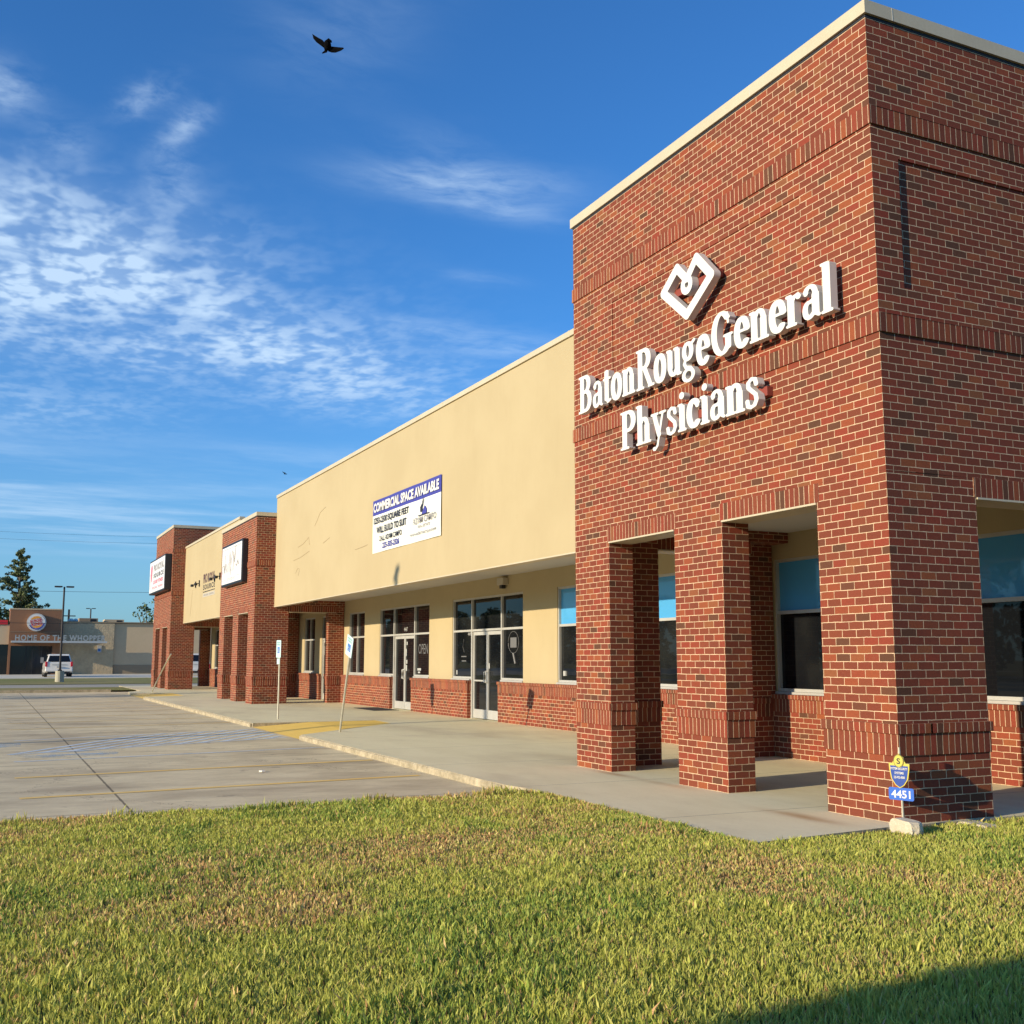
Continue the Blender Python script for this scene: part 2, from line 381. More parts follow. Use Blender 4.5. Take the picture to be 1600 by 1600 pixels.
# painted kerb ramps
def ramp(name, q, zs, m):
    b = MB(); b.face([(x, y, z) for (x, y), z in zip(q, zs)], m, q); return tag(b.build(name), kind='structure')
M_YRB = mat('ramp_base_yellow', build=speckle((.92, .60, .11), (.95, .66, .14), 2.2, 30., .15))
ramp('kerb_ramp', [(14.75, 1.99), (19.35, 1.99), (19.3, .6), (16.3, .6)], [-.094, -.094, -.003, -.003], M_YRB)
ramp('kerb_ramp', [(16.3, .6), (19.3, .6), (19.3, -1.15), (17.9, -1.10)], [-.003]*4, M_YRB)
ramp('kerb_ramp', [(40.2, 1.95), (45.4, 1.95), (44.6, .2), (41.2, .2)], [-.094, -.094, -.002, -.002], M_YRB)
# kerb lip: uneven top edge stones along the sidewalk
b = MB()
x = 4.75
while x < 40:
    w = 3.0
    if not (14.5 < x+w and x < 19.5):
        b.box(x, min(x+w-.012, 40), 2.0, 2.035, -.12, -.012, M_KERB)
    elif x < 14.6: b.box(x, 14.7, 2.0, 2.035, -.12, -.012, M_KERB)
    elif x < 19.5 and x+w > 19.5: b.box(19.45, x+w-.012, 2.0, 2.035, -.12, -.012, M_KERB)
    x += w
tag(b.build('kerb', bevel=.012), kind='structure')
# far strips
M_ROAD = mat('access_road_concrete', build=concrete((.50, .44, .32), (.42, .37, .27), (.25, .22, .16), stain=.5))
M_BKLOT = mat('pale_lot_concrete', build=concrete((.72, .65, .50), (.64, .58, .45), (.4, .36, .28), stain=.4))
sheet('verge', [(51.5, -60), (58.5, -60), (58.5, 90), (51.5, 90)], -.02, M_GROUND)
sheet('access_road', [(58.5, -60), (67, -60), (67, 90), (58.5, 90)], -.045, M_ROAD)
b = MB(); b.face([(67, -60, -.02), (80, -60, .12), (80, 90, .12), (67, 90, -.02)], M_GROUND); tag(b.build('verge'), kind='structure')
b = MB(); b.box(80, 140, -60, 90, -.3, .17, M_BKLOT, skip='-z'); tag(b.build('far_parking_lot'), kind='structure')
b = MB(); b.box(51.5, 51.7, 2.2, 60, -.3, .03, M_KERB, skip='-z'); tag(b.build('kerb'), kind='structure')

# parking markings
def stripe(name, a, c, w, m, z=-.096):
    a, c = Vector((*a, z)), Vector((*c, z)); d = (c-a).normalized(); n_ = Vector((-d.y, d.x, 0))*w/2
    b = MB(); b.face([a-n_, c-n_, c+n_, a+n_], m); return tag(b.build(name), kind='structure')
stripe('lane_marking', (6.66, 7.54), (7.08, 2.25), .15, M_YL)
stripe('lane_marking', (9.18, 7.54), (9.68, 2.1), .15, M_YL)
stripe('lane_marking', (11.84, 7.5), (12.6, 2.1), .11, M_BL)
stripe('lane_marking', (13.35, 7.55), (15.5, 2.1), .11, M_BL)
stripe('lane_marking', (16.9, 7.4), (18.6, 2.08), .11, M_BL)
for k in range(11):
    t0 = k/11.
    a = Vector((13.35, 7.55)).lerp(Vector((15.5, 2.1)), t0); c = Vector((16.9, 7.4))+(Vector((18.6, 2.08))-Vector((16.9, 7.4)))*(t0+.5)
    if c.y < 2.1: c = a.lerp(c, (a.y-2.1)/(a.y-c.y))
    stripe('lane_marking', a, c, .13, M_BL, -.0955)
for k, xx in enumerate((21.6, 24.3, 27.0, 29.8, 32.6, 35.4, 38.2)):
    stripe('lane_marking', (xx-.8, 7.4), (xx, 2.1), .10, M_YL)
b = MB(); b.face([(15.2, 7.9, -.0965), (16.3, 7.9, -.0965), (16.1, 7.3, -.0965), (15.1, 7.3, -.0965)], M_BB); tag(b.build('lane_marking'), kind='structure')
b = MB()
pts = [(13.1+.75*math.cos(a), 6.6+.85*math.sin(a)) for a in np.linspace(0, 2*math.pi, 24, endpoint=False)]
b.face([(x_, y_, -.0968) for x_, y_ in pts], M_BB); tag(b.build('lane_marking'), kind='structure')

# ------------------------------------------------------------------ lawn
def lawnmat(t, p):
    o = objco(t); a = t.noise(o, .7, 4, .6); b = t.noise(o, 35., 4, .7)
    c = t.mix(t.smooth(a, .4, .65), (.12, .12, .035), (.26, .18, .075)); c = t.mix(t.m('MULTIPLY', b, .5), c, (.09, .08, .03))
    t.l(c, p.inputs['Base Color']); p.inputs['Roughness'].default_value = 1; p.inputs['Specular IOR Level'].default_value = .1
    bump(t, p, b, 1., .03)
M_LAWN = mat('lawn_soil', build=lawnmat)
def lawn_edge(y): return 3.98+.06*math.sin(y*2.1)+.05*math.sin(y*5.3+1)
ed = [(lawn_edge(y), y) for y in np.linspace(30, 2.3, 60)]
poly = ed+[(4.28, 1.97), (3.9, 1.86), (3.55, 1.855), (-.20, 1.86), (-.03, .25), (-.03, -30), (-30, -30), (-30, 30)]
b = MB(); b.face([(x, y, -.022) for x, y in poly], M_LAWN)
for i in range(60):
    a, c = (ed+[(4.28, 1.97)])[i], (ed+[(4.28, 1.97)])[i+1]
    b.face([(a[0], a[1], -.022), (c[0], c[1], -.022), (c[0]+.05, c[1], -.13), (a[0]+.05, a[1], -.13)], M_LAWN)
tag(b.build('lawn'), kind='structure')

def vnoise(x, y, f, seed):
    r = np.random.default_rng(seed); g = r.random((64, 64)); x = x*f; y = y*f
    xi = np.floor(x).astype(int); yi = np.floor(y).astype(int); fx = x-xi; fy = y-yi
    fx = fx*fx*(3-2*fx); fy = fy*fy*(3-2*fy)
    G = lambda a, c: g[a % 64, c % 64]
    return (G(xi, yi)*(1-fx)+G(xi+1, yi)*fx)*(1-fy)+(G(xi, yi+1)*(1-fx)+G(xi+1, yi+1)*fx)*fy
def grass(N):
    x = rng.uniform(-7.2, 4.4, N); y = rng.uniform(-4.8, 12.2, N)
    dx, dy = x+8.0927, y-7.9899; dist = np.hypot(dx, dy)
    ang = np.arctan2(-dy, dx)-YAW
    le = 3.98+.06*np.sin(y*2.1)+.05*np.sin(y*5.3+1)
    keep = (np.abs(ang) < .72) & (dist > 2.3) & (x < le+.03) & ~((x > -.2) & (y < 1.87-.0*x)) & ~((x > -.22+.10*(1.88-y)) & (y < 1.88))
    keep &= ~((np.abs(x+.33) < .17) & (np.abs(y-.28) < .08))
    # thin out with distance
    keep &= rng.random(N) < np.clip(1.25-dist/16., .45, 1)
    x, y, dist, le = x[keep], y[keep], dist[keep], le[keep]; n = len(x)
    dry = .55*vnoise(x+30, y+30, .55, 1)+.30*vnoise(x+30, y+30, 1.7, 2)+.15*vnoise(x+30, y+30, 5., 3)
    dry = dry+np.clip((x-.3)/3.5, 0, 1)*.20*np.clip((y-1.5)/3, 0, 1)+.06*np.clip((y-5)/4, 0, 1)-.10
    green = vnoise(x+9, y+50, 1.1, 5)
    tuft = vnoise(x+70, y+20, 3.3, 6)
    H = (.022+.026*rng.random(n))*(1+.5*np.clip((tuft-.45)*2.2, 0, 1))*np.where(dry > .62, .75, 1.)*np.where(dist < 6.5, 1.15, 1.)
    edge_ = (le-x < .2); H = np.where(edge_, H*(1+.8*(vnoise(x, y+7, 2.2, 9) > .66)), H)
    wide = (rng.random(n) > .93)&(tuft > .5); H = np.where(wide, H*1.35, H); Wd = (.0020+.0020*rng.random(n))*np.where(wide, 1.7, 1.)*(1+dist/12.)
    yaw = rng.uniform(0, 2*np.pi, n); lean = rng.uniform(.05, .8, n)*H*.9; ld = rng.uniform(0, 2*np.pi, n)
    cx, sx = np.cos(yaw)*Wd, np.sin(yaw)*Wd; lx, ly = np.cos(ld)*lean, np.sin(ld)*lean
    z0 = np.full(n, -.024)
    V = np.empty((n, 5, 3))
    V[:, 0] = np.stack([x-cx, y-sx, z0], 1); V[:, 1] = np.stack([x+cx, y+sx, z0], 1)
    V[:, 2] = np.stack([x+cx*.8+lx*.35, y+sx*.8+ly*.35, z0+H*.6], 1); V[:, 3] = np.stack([x-cx*.8+lx*.35, y-sx*.8+ly*.35, z0+H*.6], 1)
    V[:, 4] = np.stack([x+lx, y+ly, z0+H], 1)
    me = bpy.data.meshes.new('grass')
    me.vertices.add(n*5); me.vertices.foreach_set('co', V.reshape(-1))
    base = (np.arange(n)*5)[:, None]
    loops = (base+np.array([0, 1, 2, 3, 3, 2, 4])[None]).reshape(-1)
    me.loops.add(n*7); me.loops.foreach_set('vertex_index', loops.astype(np.int32))
    me.polygons.add(n*2)
    ls = (np.arange(n)*7)[:, None]+np.array([0, 4])[None]; lt = np.tile([4, 3], n)
    me.polygons.foreach_set('loop_start', ls.reshape(-1).astype(np.int32))
    try: me.polygons.foreach_set('loop_total', lt.astype(np.int32))
    except Exception: pass
    me.update(calc_edges=True); me.validate()
    k = rng.random(n)
    isdry = (k < np.clip((dry-.42)*2.6, .07, .80))
    g1 = np.array([.42, .47, .08]); g2 = np.array([.62, .59, .135]); g3 = np.array([.22, .35, .065])
    d1 = np.array([.74, .52, .22]); d2 = np.array([.62, .36, .16]); d3 = np.array([.66, .57, .20])
    r1 = rng.random((n, 1)); r2 = rng.random((n, 1))
    cg = g1*(1-r1)+g2*r1; cg = np.where(((green > .6)[:, None]) & (r2 > .45), g3*(1-r1)+g1*r1, cg)
    cd = np.where(r2 < .35, d2, np.where(r2 < .7, d1, d3))*(.75+.45*r1)
    cc = np.where(isdry[:, None], cd, cg)*(.75+.5*rng.random((n, 1)))
    ca = me.color_attributes.new('tint', 'FLOAT_COLOR', 'POINT')
    full = np.ones((n, 5, 4)); full[:, :, :3] = cc[:, None, :]; ca.data.foreach_set('color', full.reshape(-1))
    def f(t, p):
        a = t.n('ShaderNodeAttribute'); a.attribute_name = 'tint'; t.l(a.outputs[0], p.inputs['Base Color'])
        p.inputs['Roughness'].default_value = .55; p.inputs['Specular IOR Level'].default_value = .35
        tr = t.n('ShaderNodeBsdfTranslucent'); t.l(a.outputs[0], tr.inputs[0])
        mx = t.n('ShaderNodeMixShader'); mx.inputs[0].default_value = .35
        o = [q for q in t.t.nodes if q.type == 'OUTPUT_MATERIAL'][0]
        t.l(p.outputs[0], mx.inputs[1]); t.l(tr.outputs[0], mx.inputs[2]); t.l(mx.outputs[0], o.inputs[0])
    me.materials.append(mat('grass_blades', build=f))
    o = bpy.data.objects.new('grass', me); COL.objects.link(o); tag(o, 'mown green and straw coloured lawn grass in front of the brick tower', 'grass', kind='stuff')
grass(1060000)

# fallen leaves and litter on the lawn
b = MB(); lr = random.Random(3); M_DL = mat('dead_leaf', (.30, .16, .07), .8)
for k in range(260):
    x = lr.uniform(-4.5, 3.7); y = lr.uniform(2.1, 9.5); a = lr.uniform(0, 6.28); s_ = lr.uniform(.008, .02); z = lr.uniform(.0, .03)
    ux = Vector((math.cos(a), math.sin(a), lr.uniform(-.5, .5)))*s_; uy = Vector((-math.sin(a), math.cos(a), lr.uniform(-.5, .5)))*s_*.6; c = Vector((x, y, z))
    b.face([c-ux, c-uy, c+ux*.9, c+uy], M_DL)
tag(b.build('fallen_leaves'), 'tiny dry brown leaves scattered through the lawn grass', 'leaves', kind='stuff')
b = MB(); b.prism([(0, 0), (.07, .01), (.11, .05), (.06, .08), (.0, .05)], (8.47, 4.16, -.094), (1, 0, 0), (0, 1, 0), (0, 0, 1), .02, mat('paper', (.7, .68, .62), .8)); tag(b.build('paper_scrap'), 'small white paper scrap lying on the parking lot near the yellow stall line', 'litter')

# ------------------------------------------------------------------ shopping centre
BLD = empty('shopping_centre', (30, -8, 0), 'long single storey shopping centre with cream stucco walls and three red brick towers', 'building')
YW = -3.75
def skin(b, ax, plane, sgn, u0, u1, z0, z1, rec, d, m):
    """brick face on a plane with one recessed panel (r0,r1,rz0,rz1)"""
    def Q(us, zs, off=0.):
        out = []
        for (a, z) in ((us[0], zs[0]), (us[1], zs[0]), (us[1], zs[1]), (us[0], zs[1])):
            out.append((plane+sgn*off, a, z) if ax == 0 else (a, plane+sgn*off, z))
        return out
    def put(us, zs, off=0.):
        q = Q(us, zs, off); b.face(q, m, [((p[1] if ax == 0 else p[0]), p[2]) for p in q])
    r0, r1, a0, a1 = rec
    put((u0, u1), (z0, a0)); put((u0, u1), (a1, z1)); put((u0, r0), (a0, a1)); put((r1, u1), (a0, a1)); put((r0, r1), (a0, a1), -d)
    def P(a, z, off): return (plane+sgn*off, a, z) if ax == 0 else (a, plane+sgn*off, z)
    for (p, q) in (((r0, a0), (r1, a0)), ((r1, a0), (r1, a1)), ((r1, a1), (r0, a1)), ((r0, a1), (r0, a0))):
        f = [P(*p, 0), P(*q, 0), P(*q, -d), P(*p, -d)]
        b.face(f, m, [(p[0], p[1]), (q[0], q[1]), (q[0]+d, q[1]), (p[0]+d, p[1])])
def pier(x0, x1, y0, y1, root, zt=3.45, legs=None):
    """brick pier (or L pier given as several boxes) with its stepped base belt"""
    b = MB(); L = legs or [(x0, x1, y0, y1)]
    # outline as union of boxes; later boxes butt the first
    for i, (a, c, d, e) in enumerate(L):
        b.box(a, c, d, e, -.05, .64, M_BRICK); b.box(a, c, d, e, .945, zt, M_BRICK)
        g, h = .012, .030
        gy1 = e+g if i == 0 else e; hy1 = e+h if i == 0 else e
        b.box(a-g, c+g, d-g, gy1, .64, .85, M_SOLD, sold=True)
        b.box(a-h, c+h, d-h, hy1, .85, .945, M_SOLD, sold=True)
    return b.build('pier', root, bevel=.004)
def tower(x0, yf, zb, zc, rec=None, recs=None, depth=4.2):
    x1 = x0+6.43; t = .40
    b = MB()
    yb = yf-depth
    # body behind the face skins
    b.box(x0+.06, x1, yb, yf-.06, 3.66, zb, M_BRICK, skip='-z')
    zl = 3.45
    if rec:
        skin(b, 1, yf, 1, x0, x1, zl, zb, rec, .012, M_BRICK)
        skin(b, 0, x0, -1, yb, yf, zl, zb, recs, .022, M_BRICK)
    else:
        b.face([(x0, yf, zl), (x0, yf, zb), (x1, yf, zb), (x1, yf, zl)][::-1], M_BRICK, [(x0, zl), (x0, zb), (x1, zb), (x1, zl)][::-1])
        b.face([(x0, yb, zl), (x0, yf, zl), (x0, yf, zb), (x0, yb, zb)], M_BRICK, [(yb, zl), (yf, zl), (yf, zb), (yb, zb)])
    b.face([(x1, yb, zl), (x1, yf, zl), (x1, yf, 3.7), (x1, yb, 3.7)], M_BRICK, [(yb, zl), (yf, zl), (yf, 3.7), (yb, 3.7)])
    for (px0, px1, py0, py1) in ((x0+.003, x1-.003, yf-t, yf-.003), (x0+.003, x0+t, yb, yf-t), (x1-t, x1-.003, yb, yf-t)):   # ring beam undersides
        b.box(px0, px1, py0, py1, zl, 3.66, M_BRICK, skip='+z')
    tw = b.build('brick_tower', BLD)
    # ceiling
    b = MB(); b.face([(x0+t, yb, 3.62), (x1-t, yb, 3.62), (x1-t, yf-t, 3.62), (x0+t, yf-t, 3.62)], M_SOFF); b.build('ceiling', tw)
    # soldier lintels + cream steel angles over the openings
    for a, c in ((x0+1.03, x0+2.73), (x0+3.76, x0+5.43)):
        b = MB(); s = MB()
        b.box(a-.04, c+.04, yf-t+.01, yf+.006, 3.245, 3.452, M_SOLD, sold=True)
        s.box(a, c, yf-t+.02, yf+.014, 3.222, 3.243, M_COPE); b.build('soldier_course', tw, bevel=.003); s.build('lintel', tw)
    for xa, xb in ((x0-.006, x0+t-.01), (x1-t+.01, x1+.006)):
        b = MB(); s = MB()
        b.box(xa, xb, yf-3.02, yf-1.2, 3.245, 3.452, M_SOLD, sold=True)
        s.box(xa-.008, xb, yf-2.98, yf-1.24, 3.222, 3.243, M_COPE); b.build('soldier_course', tw, bevel=.003); s.build('lintel', tw)
    # belts
    for (h0, h1) in ([(7.105, 7.312), (4.870, 5.073)] if rec or zb > 7.5 else [(4.870, 5.073)]):
        b = MB(); b.box(x0-.02, x1+.02, yf-.1, yf+.02, h0, h1, M_SOLD, sold=True)
        b.box(x0-.02, x0+.05, yb, yf-.1, h0, h1, M_SOLD, sold=True)
        b.build('belt_course', tw, bevel=.003)
    # piers
    pier(0, 0, 0, 0, tw, legs=[(x0, x0+1.03, yf-t, yf), (x0, x0+t, yf-1.23, yf-t)])
    pier(x0+2.73, x0+3.76, yf-t, yf, tw)
    pier(0, 0, 0, 0, tw, legs=[(x1-1.0, x1, yf-t, yf), (x1-t, x1, yf-1.23, yf-t)])
    for a in (x0, x1):
        pier(a, a+.4, YW+.02, yf-3.0 if yf > -.1 else -3.15, tw)
    # coping
    b = MB(); b.box(x0-.035, x1+.035, yb, yf+.035, zb+.012, zc, M_COPE); b.box(x0-.005, x1+.005, yb, yf+.005, zb-.02, zb+.012, M_INK)
    for q in (1.9, 4.7): b.box(x0+q, x0+q+.006, yf+.0352, yf+.0375, zb+.012, zc-.002, M_RET)
    for q in (.35, 2.6): b.box(x0-.0375, x0-.0352, yf-q-.006, yf-q, zb+.012, zc-.002, M_RET)
    b.build('coping', tw, bevel=.004)
    return tw
tower(0., 0., 8.317, 8.478, rec=(1.13, 5.26, 5.30, 6.765), recs=(-2.9, -.37, 5.38, 6.79))
tower(30.8, -.45, 6.64, 6.79)
tower(51., -.5, 8.40, 8.56)

# stucco fascia sections with soffit
def fascia(x0, x1, name='parapet'):
    b = MB(); b.box(x0, x1, -1.33, -1.15, 3.42, 7.30, M_STUC); f = b.build(name, BLD)
    b = MB(); b.box(x0, x1, -1.34, -1.118, 7.315, 7.42, M_COPE)
    q = x0+2.2
    while q < x1-.5: b.box(q, q+.05, -1.30, -1.114, 7.308, 7.424, M_COPE); q += 3.05
    b.build('coping', f, bevel=.003)
    b = MB(); b.box(x0, x1, -1.345, -1.139, 3.395, 3.42, M_COPE); b.build('drip_edge', f)
    b = MB(); b.face([(x0, YW, 3.66), (x1, YW, 3.66), (x1, -1.33, 3.66), (x0, -1.33, 3.66)], M_SOFF); b.build('soffit', f)
    return f
fascia(6.43, 30.8); fascia(37.23, 51.)
b = MB(); b.box(.4, 57.4, -22, -4.2, 3.6, 6.9, M_STUC); b.build('roof', BLD)
b = MB(); b.box(.4, 57.4, -22, -4.4, -.1, 3.6, M_STUC); b.build('rear_wall', BLD)

# storefront wall: list of openings (x near, x far, bays from near to far as x, door bay index)
OPEN = [dict(a=.45, c=2.95, bays=[.45, 2.95], shade=True), dict(a=4.35, c=6.42, bays=[4.35, 6.42], shade=True),
        dict(a=8.6, c=10.4, bays=[8.6, 10.4], shade=True), dict(a=12.3, c=14.13, bays=[12.3, 14.13], shade=True),
        dict(a=15.92, c=20.43, bays=[15.92, 17.22, 19.12, 20.43], door=1, leafs=2),
        dict(a=22.22, c=26.76, bays=[22.22, 23.52, 25.42, 26.76], door=1, leafs=2),
        dict(a=28.4, c=30.2, bays=[28.4, 29.3, 30.2]),
        dict(a=32.2, c=33.76, bays=[32.2, 33.0, 33.76], door=1, leafs=1),
        dict(a=34.79, c=36.36, bays=[34.79, 35.57, 36.36]),
        dict(a=38.2, c=39.6, bays=[38.2, 38.9, 39.6]),
        dict(a=44., c=48.4, bays=[44., 45.3, 47.1, 48.4], door=1, leafs=2),
        dict(a=52.6, c=56.1, bays=[52.6, 54.3, 56.1])]
ZS, ZT, ZM = 1.045, 3.205, 2.325
b = MB(); edges = [.42]+[q for o in OPEN for q in (o['a'], o['c'])]+[57.4]
for i in range(0, len(edges), 2):
    a, c = edges[i], edges[i+1]
    if c > a: b.box(a, c, YW-.25, YW, .9, ZT, M_STUC)
b.box(.42, 57.4, YW-.25, YW, ZT, 3.665, M_STUC)
b.build('stucco_wall', BLD)
# knee wall broken by the door bays
doors = [(o['bays'][o['door']], o['bays'][o['door']+1]) for o in OPEN if 'door' in o]
segs = []; x = .42
for a, c in doors: segs.append((x, a-.03)); x = c+.03
segs.append((x, 57.4))
for a, c in segs:
    b = MB(); b.box(a, c, YW-.25, -3.66, -.05, .725, M_BRICK); b.box(a-.004, c+.004, YW-.24, -3.652, .725, .93, M_SOLD, sold=True)
    b.box(a-.015, c+.015, YW-.25, -3.625, .93, 1.0, M_SOLD, sold=True); b.build('knee_wall', BLD, bevel=.003)
YG = -3.86
M_DECAL = mat('white_decal', (.42, .42, .40), .5)
def storefront(o):
    bays = o['bays']; fr = MB(); w = .045
    y0, y1 = YG-.02, YG+.085
    door = o.get('door', -1)
    n = len(bays)-1
    fr.box(bays[0], bays[-1], y0, y1, ZT-.05, ZT+.0, M_ALU)
    for i, x in enumerate(bays):
        isd = i in (door, door+1) if door >= 0 else False
        h = w/2*(1.4 if isd else 1)
        xa, xb = (x, x+w) if i == 0 else ((x-w, x) if i == n else (x-h, x+h))
        fr.box(xa, xb, y0+.002, y1+.004, 0.0 if isd else ZS, ZT-.05, M_ALU)
    for i in range(n):
        a, c = bays[i]+w*.5, bays[i+1]-w*.5
        fr.box(a, c, y0+.004, y1-.004, ZM-.025, ZM+.03, M_ALU)
        if i != door: fr.box(a, c, y0+.004, y1-.002, ZS, ZS+.05, M_ALU)
    f = fr.build('window_frame' if door < 0 else 'storefront_frame', BLD)
    # sill plate
    for i in range(n):
        s = MB()
        if i != door: s.box(bays[i]+(.04 if i == door+1 and door >= 0 else -.01), bays[i+1]-(.04 if i == door-1 else -.01), YG, YW+.035, ZS-.042, ZS-.003, M_ALU); s.build('sill', f)
    for i in range(n):
        a, c = bays[i]+w*.4, bays[i+1]-w*.4
        g = MB(); g.face([(c, YG+.03, ZM), (a, YG+.03, ZM), (a, YG+.03, ZT-.02), (c, YG+.03, ZT-.02)], M_BLUE if o.get('shade') else M_GLASS)
        g.build('roller_shade' if o.get('shade') else 'pane', f)
        if i != door:
            g = MB(); g.face([(c, YG+.03, ZS+.02), (a, YG+.03, ZS+.02), (a, YG+.03, ZM), (c, YG+.03, ZM)], M_GLASS); g.build('pane', f)
    if door >= 0:
        a, c = bays[door]+.035, bays[door+1]-.035; L = o['leafs']; wd = (c-a)/L
        for k in range(L):
            d = MB(); xa, xb = a+wd*k+.008, a+wd*(k+1)-.008
            ya, yb = YG+.0, YG+.05
            d.box(xa, xa+.06, ya, yb, .02, ZM-.04, M_ALU); d.box(xb-.06, xb, ya, yb, .02, ZM-.04, M_ALU)
            d.box(xa+.06, xb-.06, ya+.003, yb-.003, .02, .25, M_ALU); d.box(xa+.06, xb-.06, ya+.003, yb-.003, ZM-.13, ZM-.04, M_ALU)
            if o is OPEN[4] and k == 1: d.box(xa+.06, xb-.06, ya+.01, yb+.02, .98, 1.02, M_ALU)
            dd = d.build('door', BLD)
            g = MB(); g.face([(xb-.06, ya+.02, .25), (xa+.06, ya+.02, .25), (xa+.06, ya+.02, ZM-.13), (xb-.06, ya+.02, ZM-.13)], M_GLASS); g.build('pane', dd)
            hx = xb-.045 if (k == 0 and L == 2) else xa+.045
            h = MB(); h.tube([(hx, yb, .95), (hx, yb+.07, .97), (hx, yb+.07, 1.23), (hx, yb, 1.25)], .014, M_WHITE, 8); h.build('handle', dd)
    return f
FR = [storefront(o) for o in OPEN]
# window lettering and stickers (parts of their frames)
def decal(parent, items):
    for it in items:
        b = MB()
        if it[0] == 't': _, s_, xl, z, w, h, m = it; b.text(s_, (xl, YG+.032, z), FU, FV, FN, w, h, m, .002)
        else: _, xl, z, w, h, m = it; b.face([(xl, YG+.034, z), (xl-w, YG+.034, z), (xl-w, YG+.034, z+h), (xl, YG+.034, z+h)], m)
        b.build('window_lettering' if it[0] == 't' else 'window_sticker', parent)
M_FAINT = mat('faint_decal', (.14, .14, .14), .5)
decal(FR[5], [('t', '4447', 24.62, ZM+.1, .33, .13, M_DECAL), ('t', 'OPEN', 23.3, 1.72, .78, .30, M_FAINT), ('r', 23.38, 1.22, .3, .07, M_DECAL), ('r', 23.33, 1.14, .18, .05, M_DECAL),
              ('r', 24.36, 2.0, .09, .1, M_DECAL), ('r', 24.40, 1.66, .06, .22, M_DECAL), ('r', 24.38, 1.42, .10, .12, M_DECAL), ('r', 24.40, 1.2, .10, .18, M_DECAL)])
decal(FR[4], [('t', '4449', 19.5, ZM-.13, .26, .10, M_DECAL), ('r', 20.3, 1.14, .07, .12, M_DECAL), ('r', 18.12, 1.32, .07, .14, M_DECAL), ('r', 18.26, 1.16, .06, .22, M_DECAL)])
decal(FR[7], [('r', 33.62, 1.72, .36, .34, M_DECAL), ('r', 33.2, 2.05, .12, .1, M_DECAL)])
# oval ring decal on the near pane of the second storefront, script on the far pane
b = MB()
R1 = [(16.62+.30*math.cos(a)*-1, YG+.034, 1.98+.27*math.sin(a)) for a in np.linspace(0, 2*math.pi, 28)]
b.tube(R1, .006, M_FAINT, 5, cap=False); b.tube([(16.62, YG+.034, 1.71), (16.5, YG+.034, 1.45)], .03, M_FAINT, 6)
b.box(16.45, 16.8, YG+.031, YG+.033, 1.85, 2.1, M_FAINT)
b.build('window_lettering', FR[4])
b = MB(); b.tube([(19.75, YG+.034, 1.75), (19.85, YG+.034, 1.9), (19.78, YG+.034, 2.1)], .006, M_FAINT, 5); b.box(19.6, 19.95, YG+.032, YG+.034, 1.62, 1.65, M_FAINT); b.box(19.62, 19.92, YG+.032, YG+.034, 1.5, 1.53, M_FAINT)
b.build('window_lettering', FR[4])
b = MB(); b.tube([(13.9, YG+.034, 1.19), (13.9, YG+.035, 1.30)], .05, M_DECAL, 8); b.build('window_sticker', FR[3])

# ghost outline of a removed sign and cracks scratched in the stucco between banner and second tower
b = MB()
for P_ in ([(27.6, 5.25), (27.0, 5.3), (26.3, 5.45), (26.2, 5.2)], [(28.2, 4.85), (27.3, 4.88), (26.2, 5.0)], [(27.9, 4.4), (27.6, 4.55), (27.4, 4.5), (27.5, 4.3)], [(25.6, 5.75), (25.0, 6.1), (24.4, 6.2)],
           [(21.3, 4.6), (20.5, 4.62), (20.2, 4.64)], [(24.6, 5.1), (23.9, 5.2)], [(48.9, 3.7), (48.6, 4.5), (48.4, 5.0)]):
    b = MB(); b.tube([(x_, -1.149, z_) for x_, z_ in P_], .009, mat('stucco_crack', (.36, .28, .16), .9), 5); b.build('stucco_crack', BLD)
# rooftop units
b = MB(); b.box(46.5, 50.4, -6.5, -4.5, 6.9, 8.15, M_BLACK); b.box(46.6, 50.3, -6.4, -4.6, 8.15, 8.3, M_RET); tag(b.build('rooftop_unit', bevel=.03), 'dark boxy rooftop air unit beside the farthest brick tower', 'air unit')

# ------------------------------------------------------------------ channel letters
def sdf_mesh(f, x0, x1, y0, y1, c, depth, O, U, V, N, mf, ms, name, parent):
    nx = int((x1-x0)/c)+2; ny = int((y1-y0)/c)+2
    X, Y = np.meshgrid(x0+np.arange(nx)*c, y0+np.arange(ny)*c, indexing='ij'); D = f(X, Y)
    O, U, V, N = map(Vector, (O, U, V, N))
    vid = {}; vs = []
    def vert(key, x, y):
        if key not in vid: vid[key] = len(vs); vs.append((x, y))
        return vid[key]
    faces = []; segs_ = []
    for i in range(nx-1):
        for j in range(ny-1):
            cs = [(i, j), (i+1, j), (i+1, j+1), (i, j+1)]; d = [D[q] for q in cs]
            if min(d) >= 0: continue
            poly = []; cr = []
            for k in range(4):
                a, e = cs[k], cs[(k+1) % 4]; da, de = d[k], d[(k+1) % 4]
                if da < 0: poly.append(vert(a, X[a], Y[a]))
                if (da < 0) != (de < 0):
                    t = da/(da-de); key = (min(a, e), max(a, e))
                    idx = vert(key, X[a]+(X[e]-X[a])*t, Y[a]+(Y[e]-Y[a])*t); poly.append(idx); cr.append((idx, da < 0))
            if len(poly) >= 3: faces.append(poly)
            if len(cr) == 2:
                out = [q for q, ins in cr if ins][0] if any(ins for q, ins in cr) else cr[0][0]
                inn = [q for q, ins in cr if q != out][0]
                segs_.append((out, inn))
    b = MB()
    bev = .012
    F_ = [O+U*x+V*y+N*depth for x, y in vs]
    b.add(F_, faces, mf)
    bp = len(b.v)
    K = [O+U*x+V*y for x, y in vs]
    for a, e in segs_:
        b.face([F_[a], F_[e], K[e], K[a]], ms)
    return b.build(name, parent)
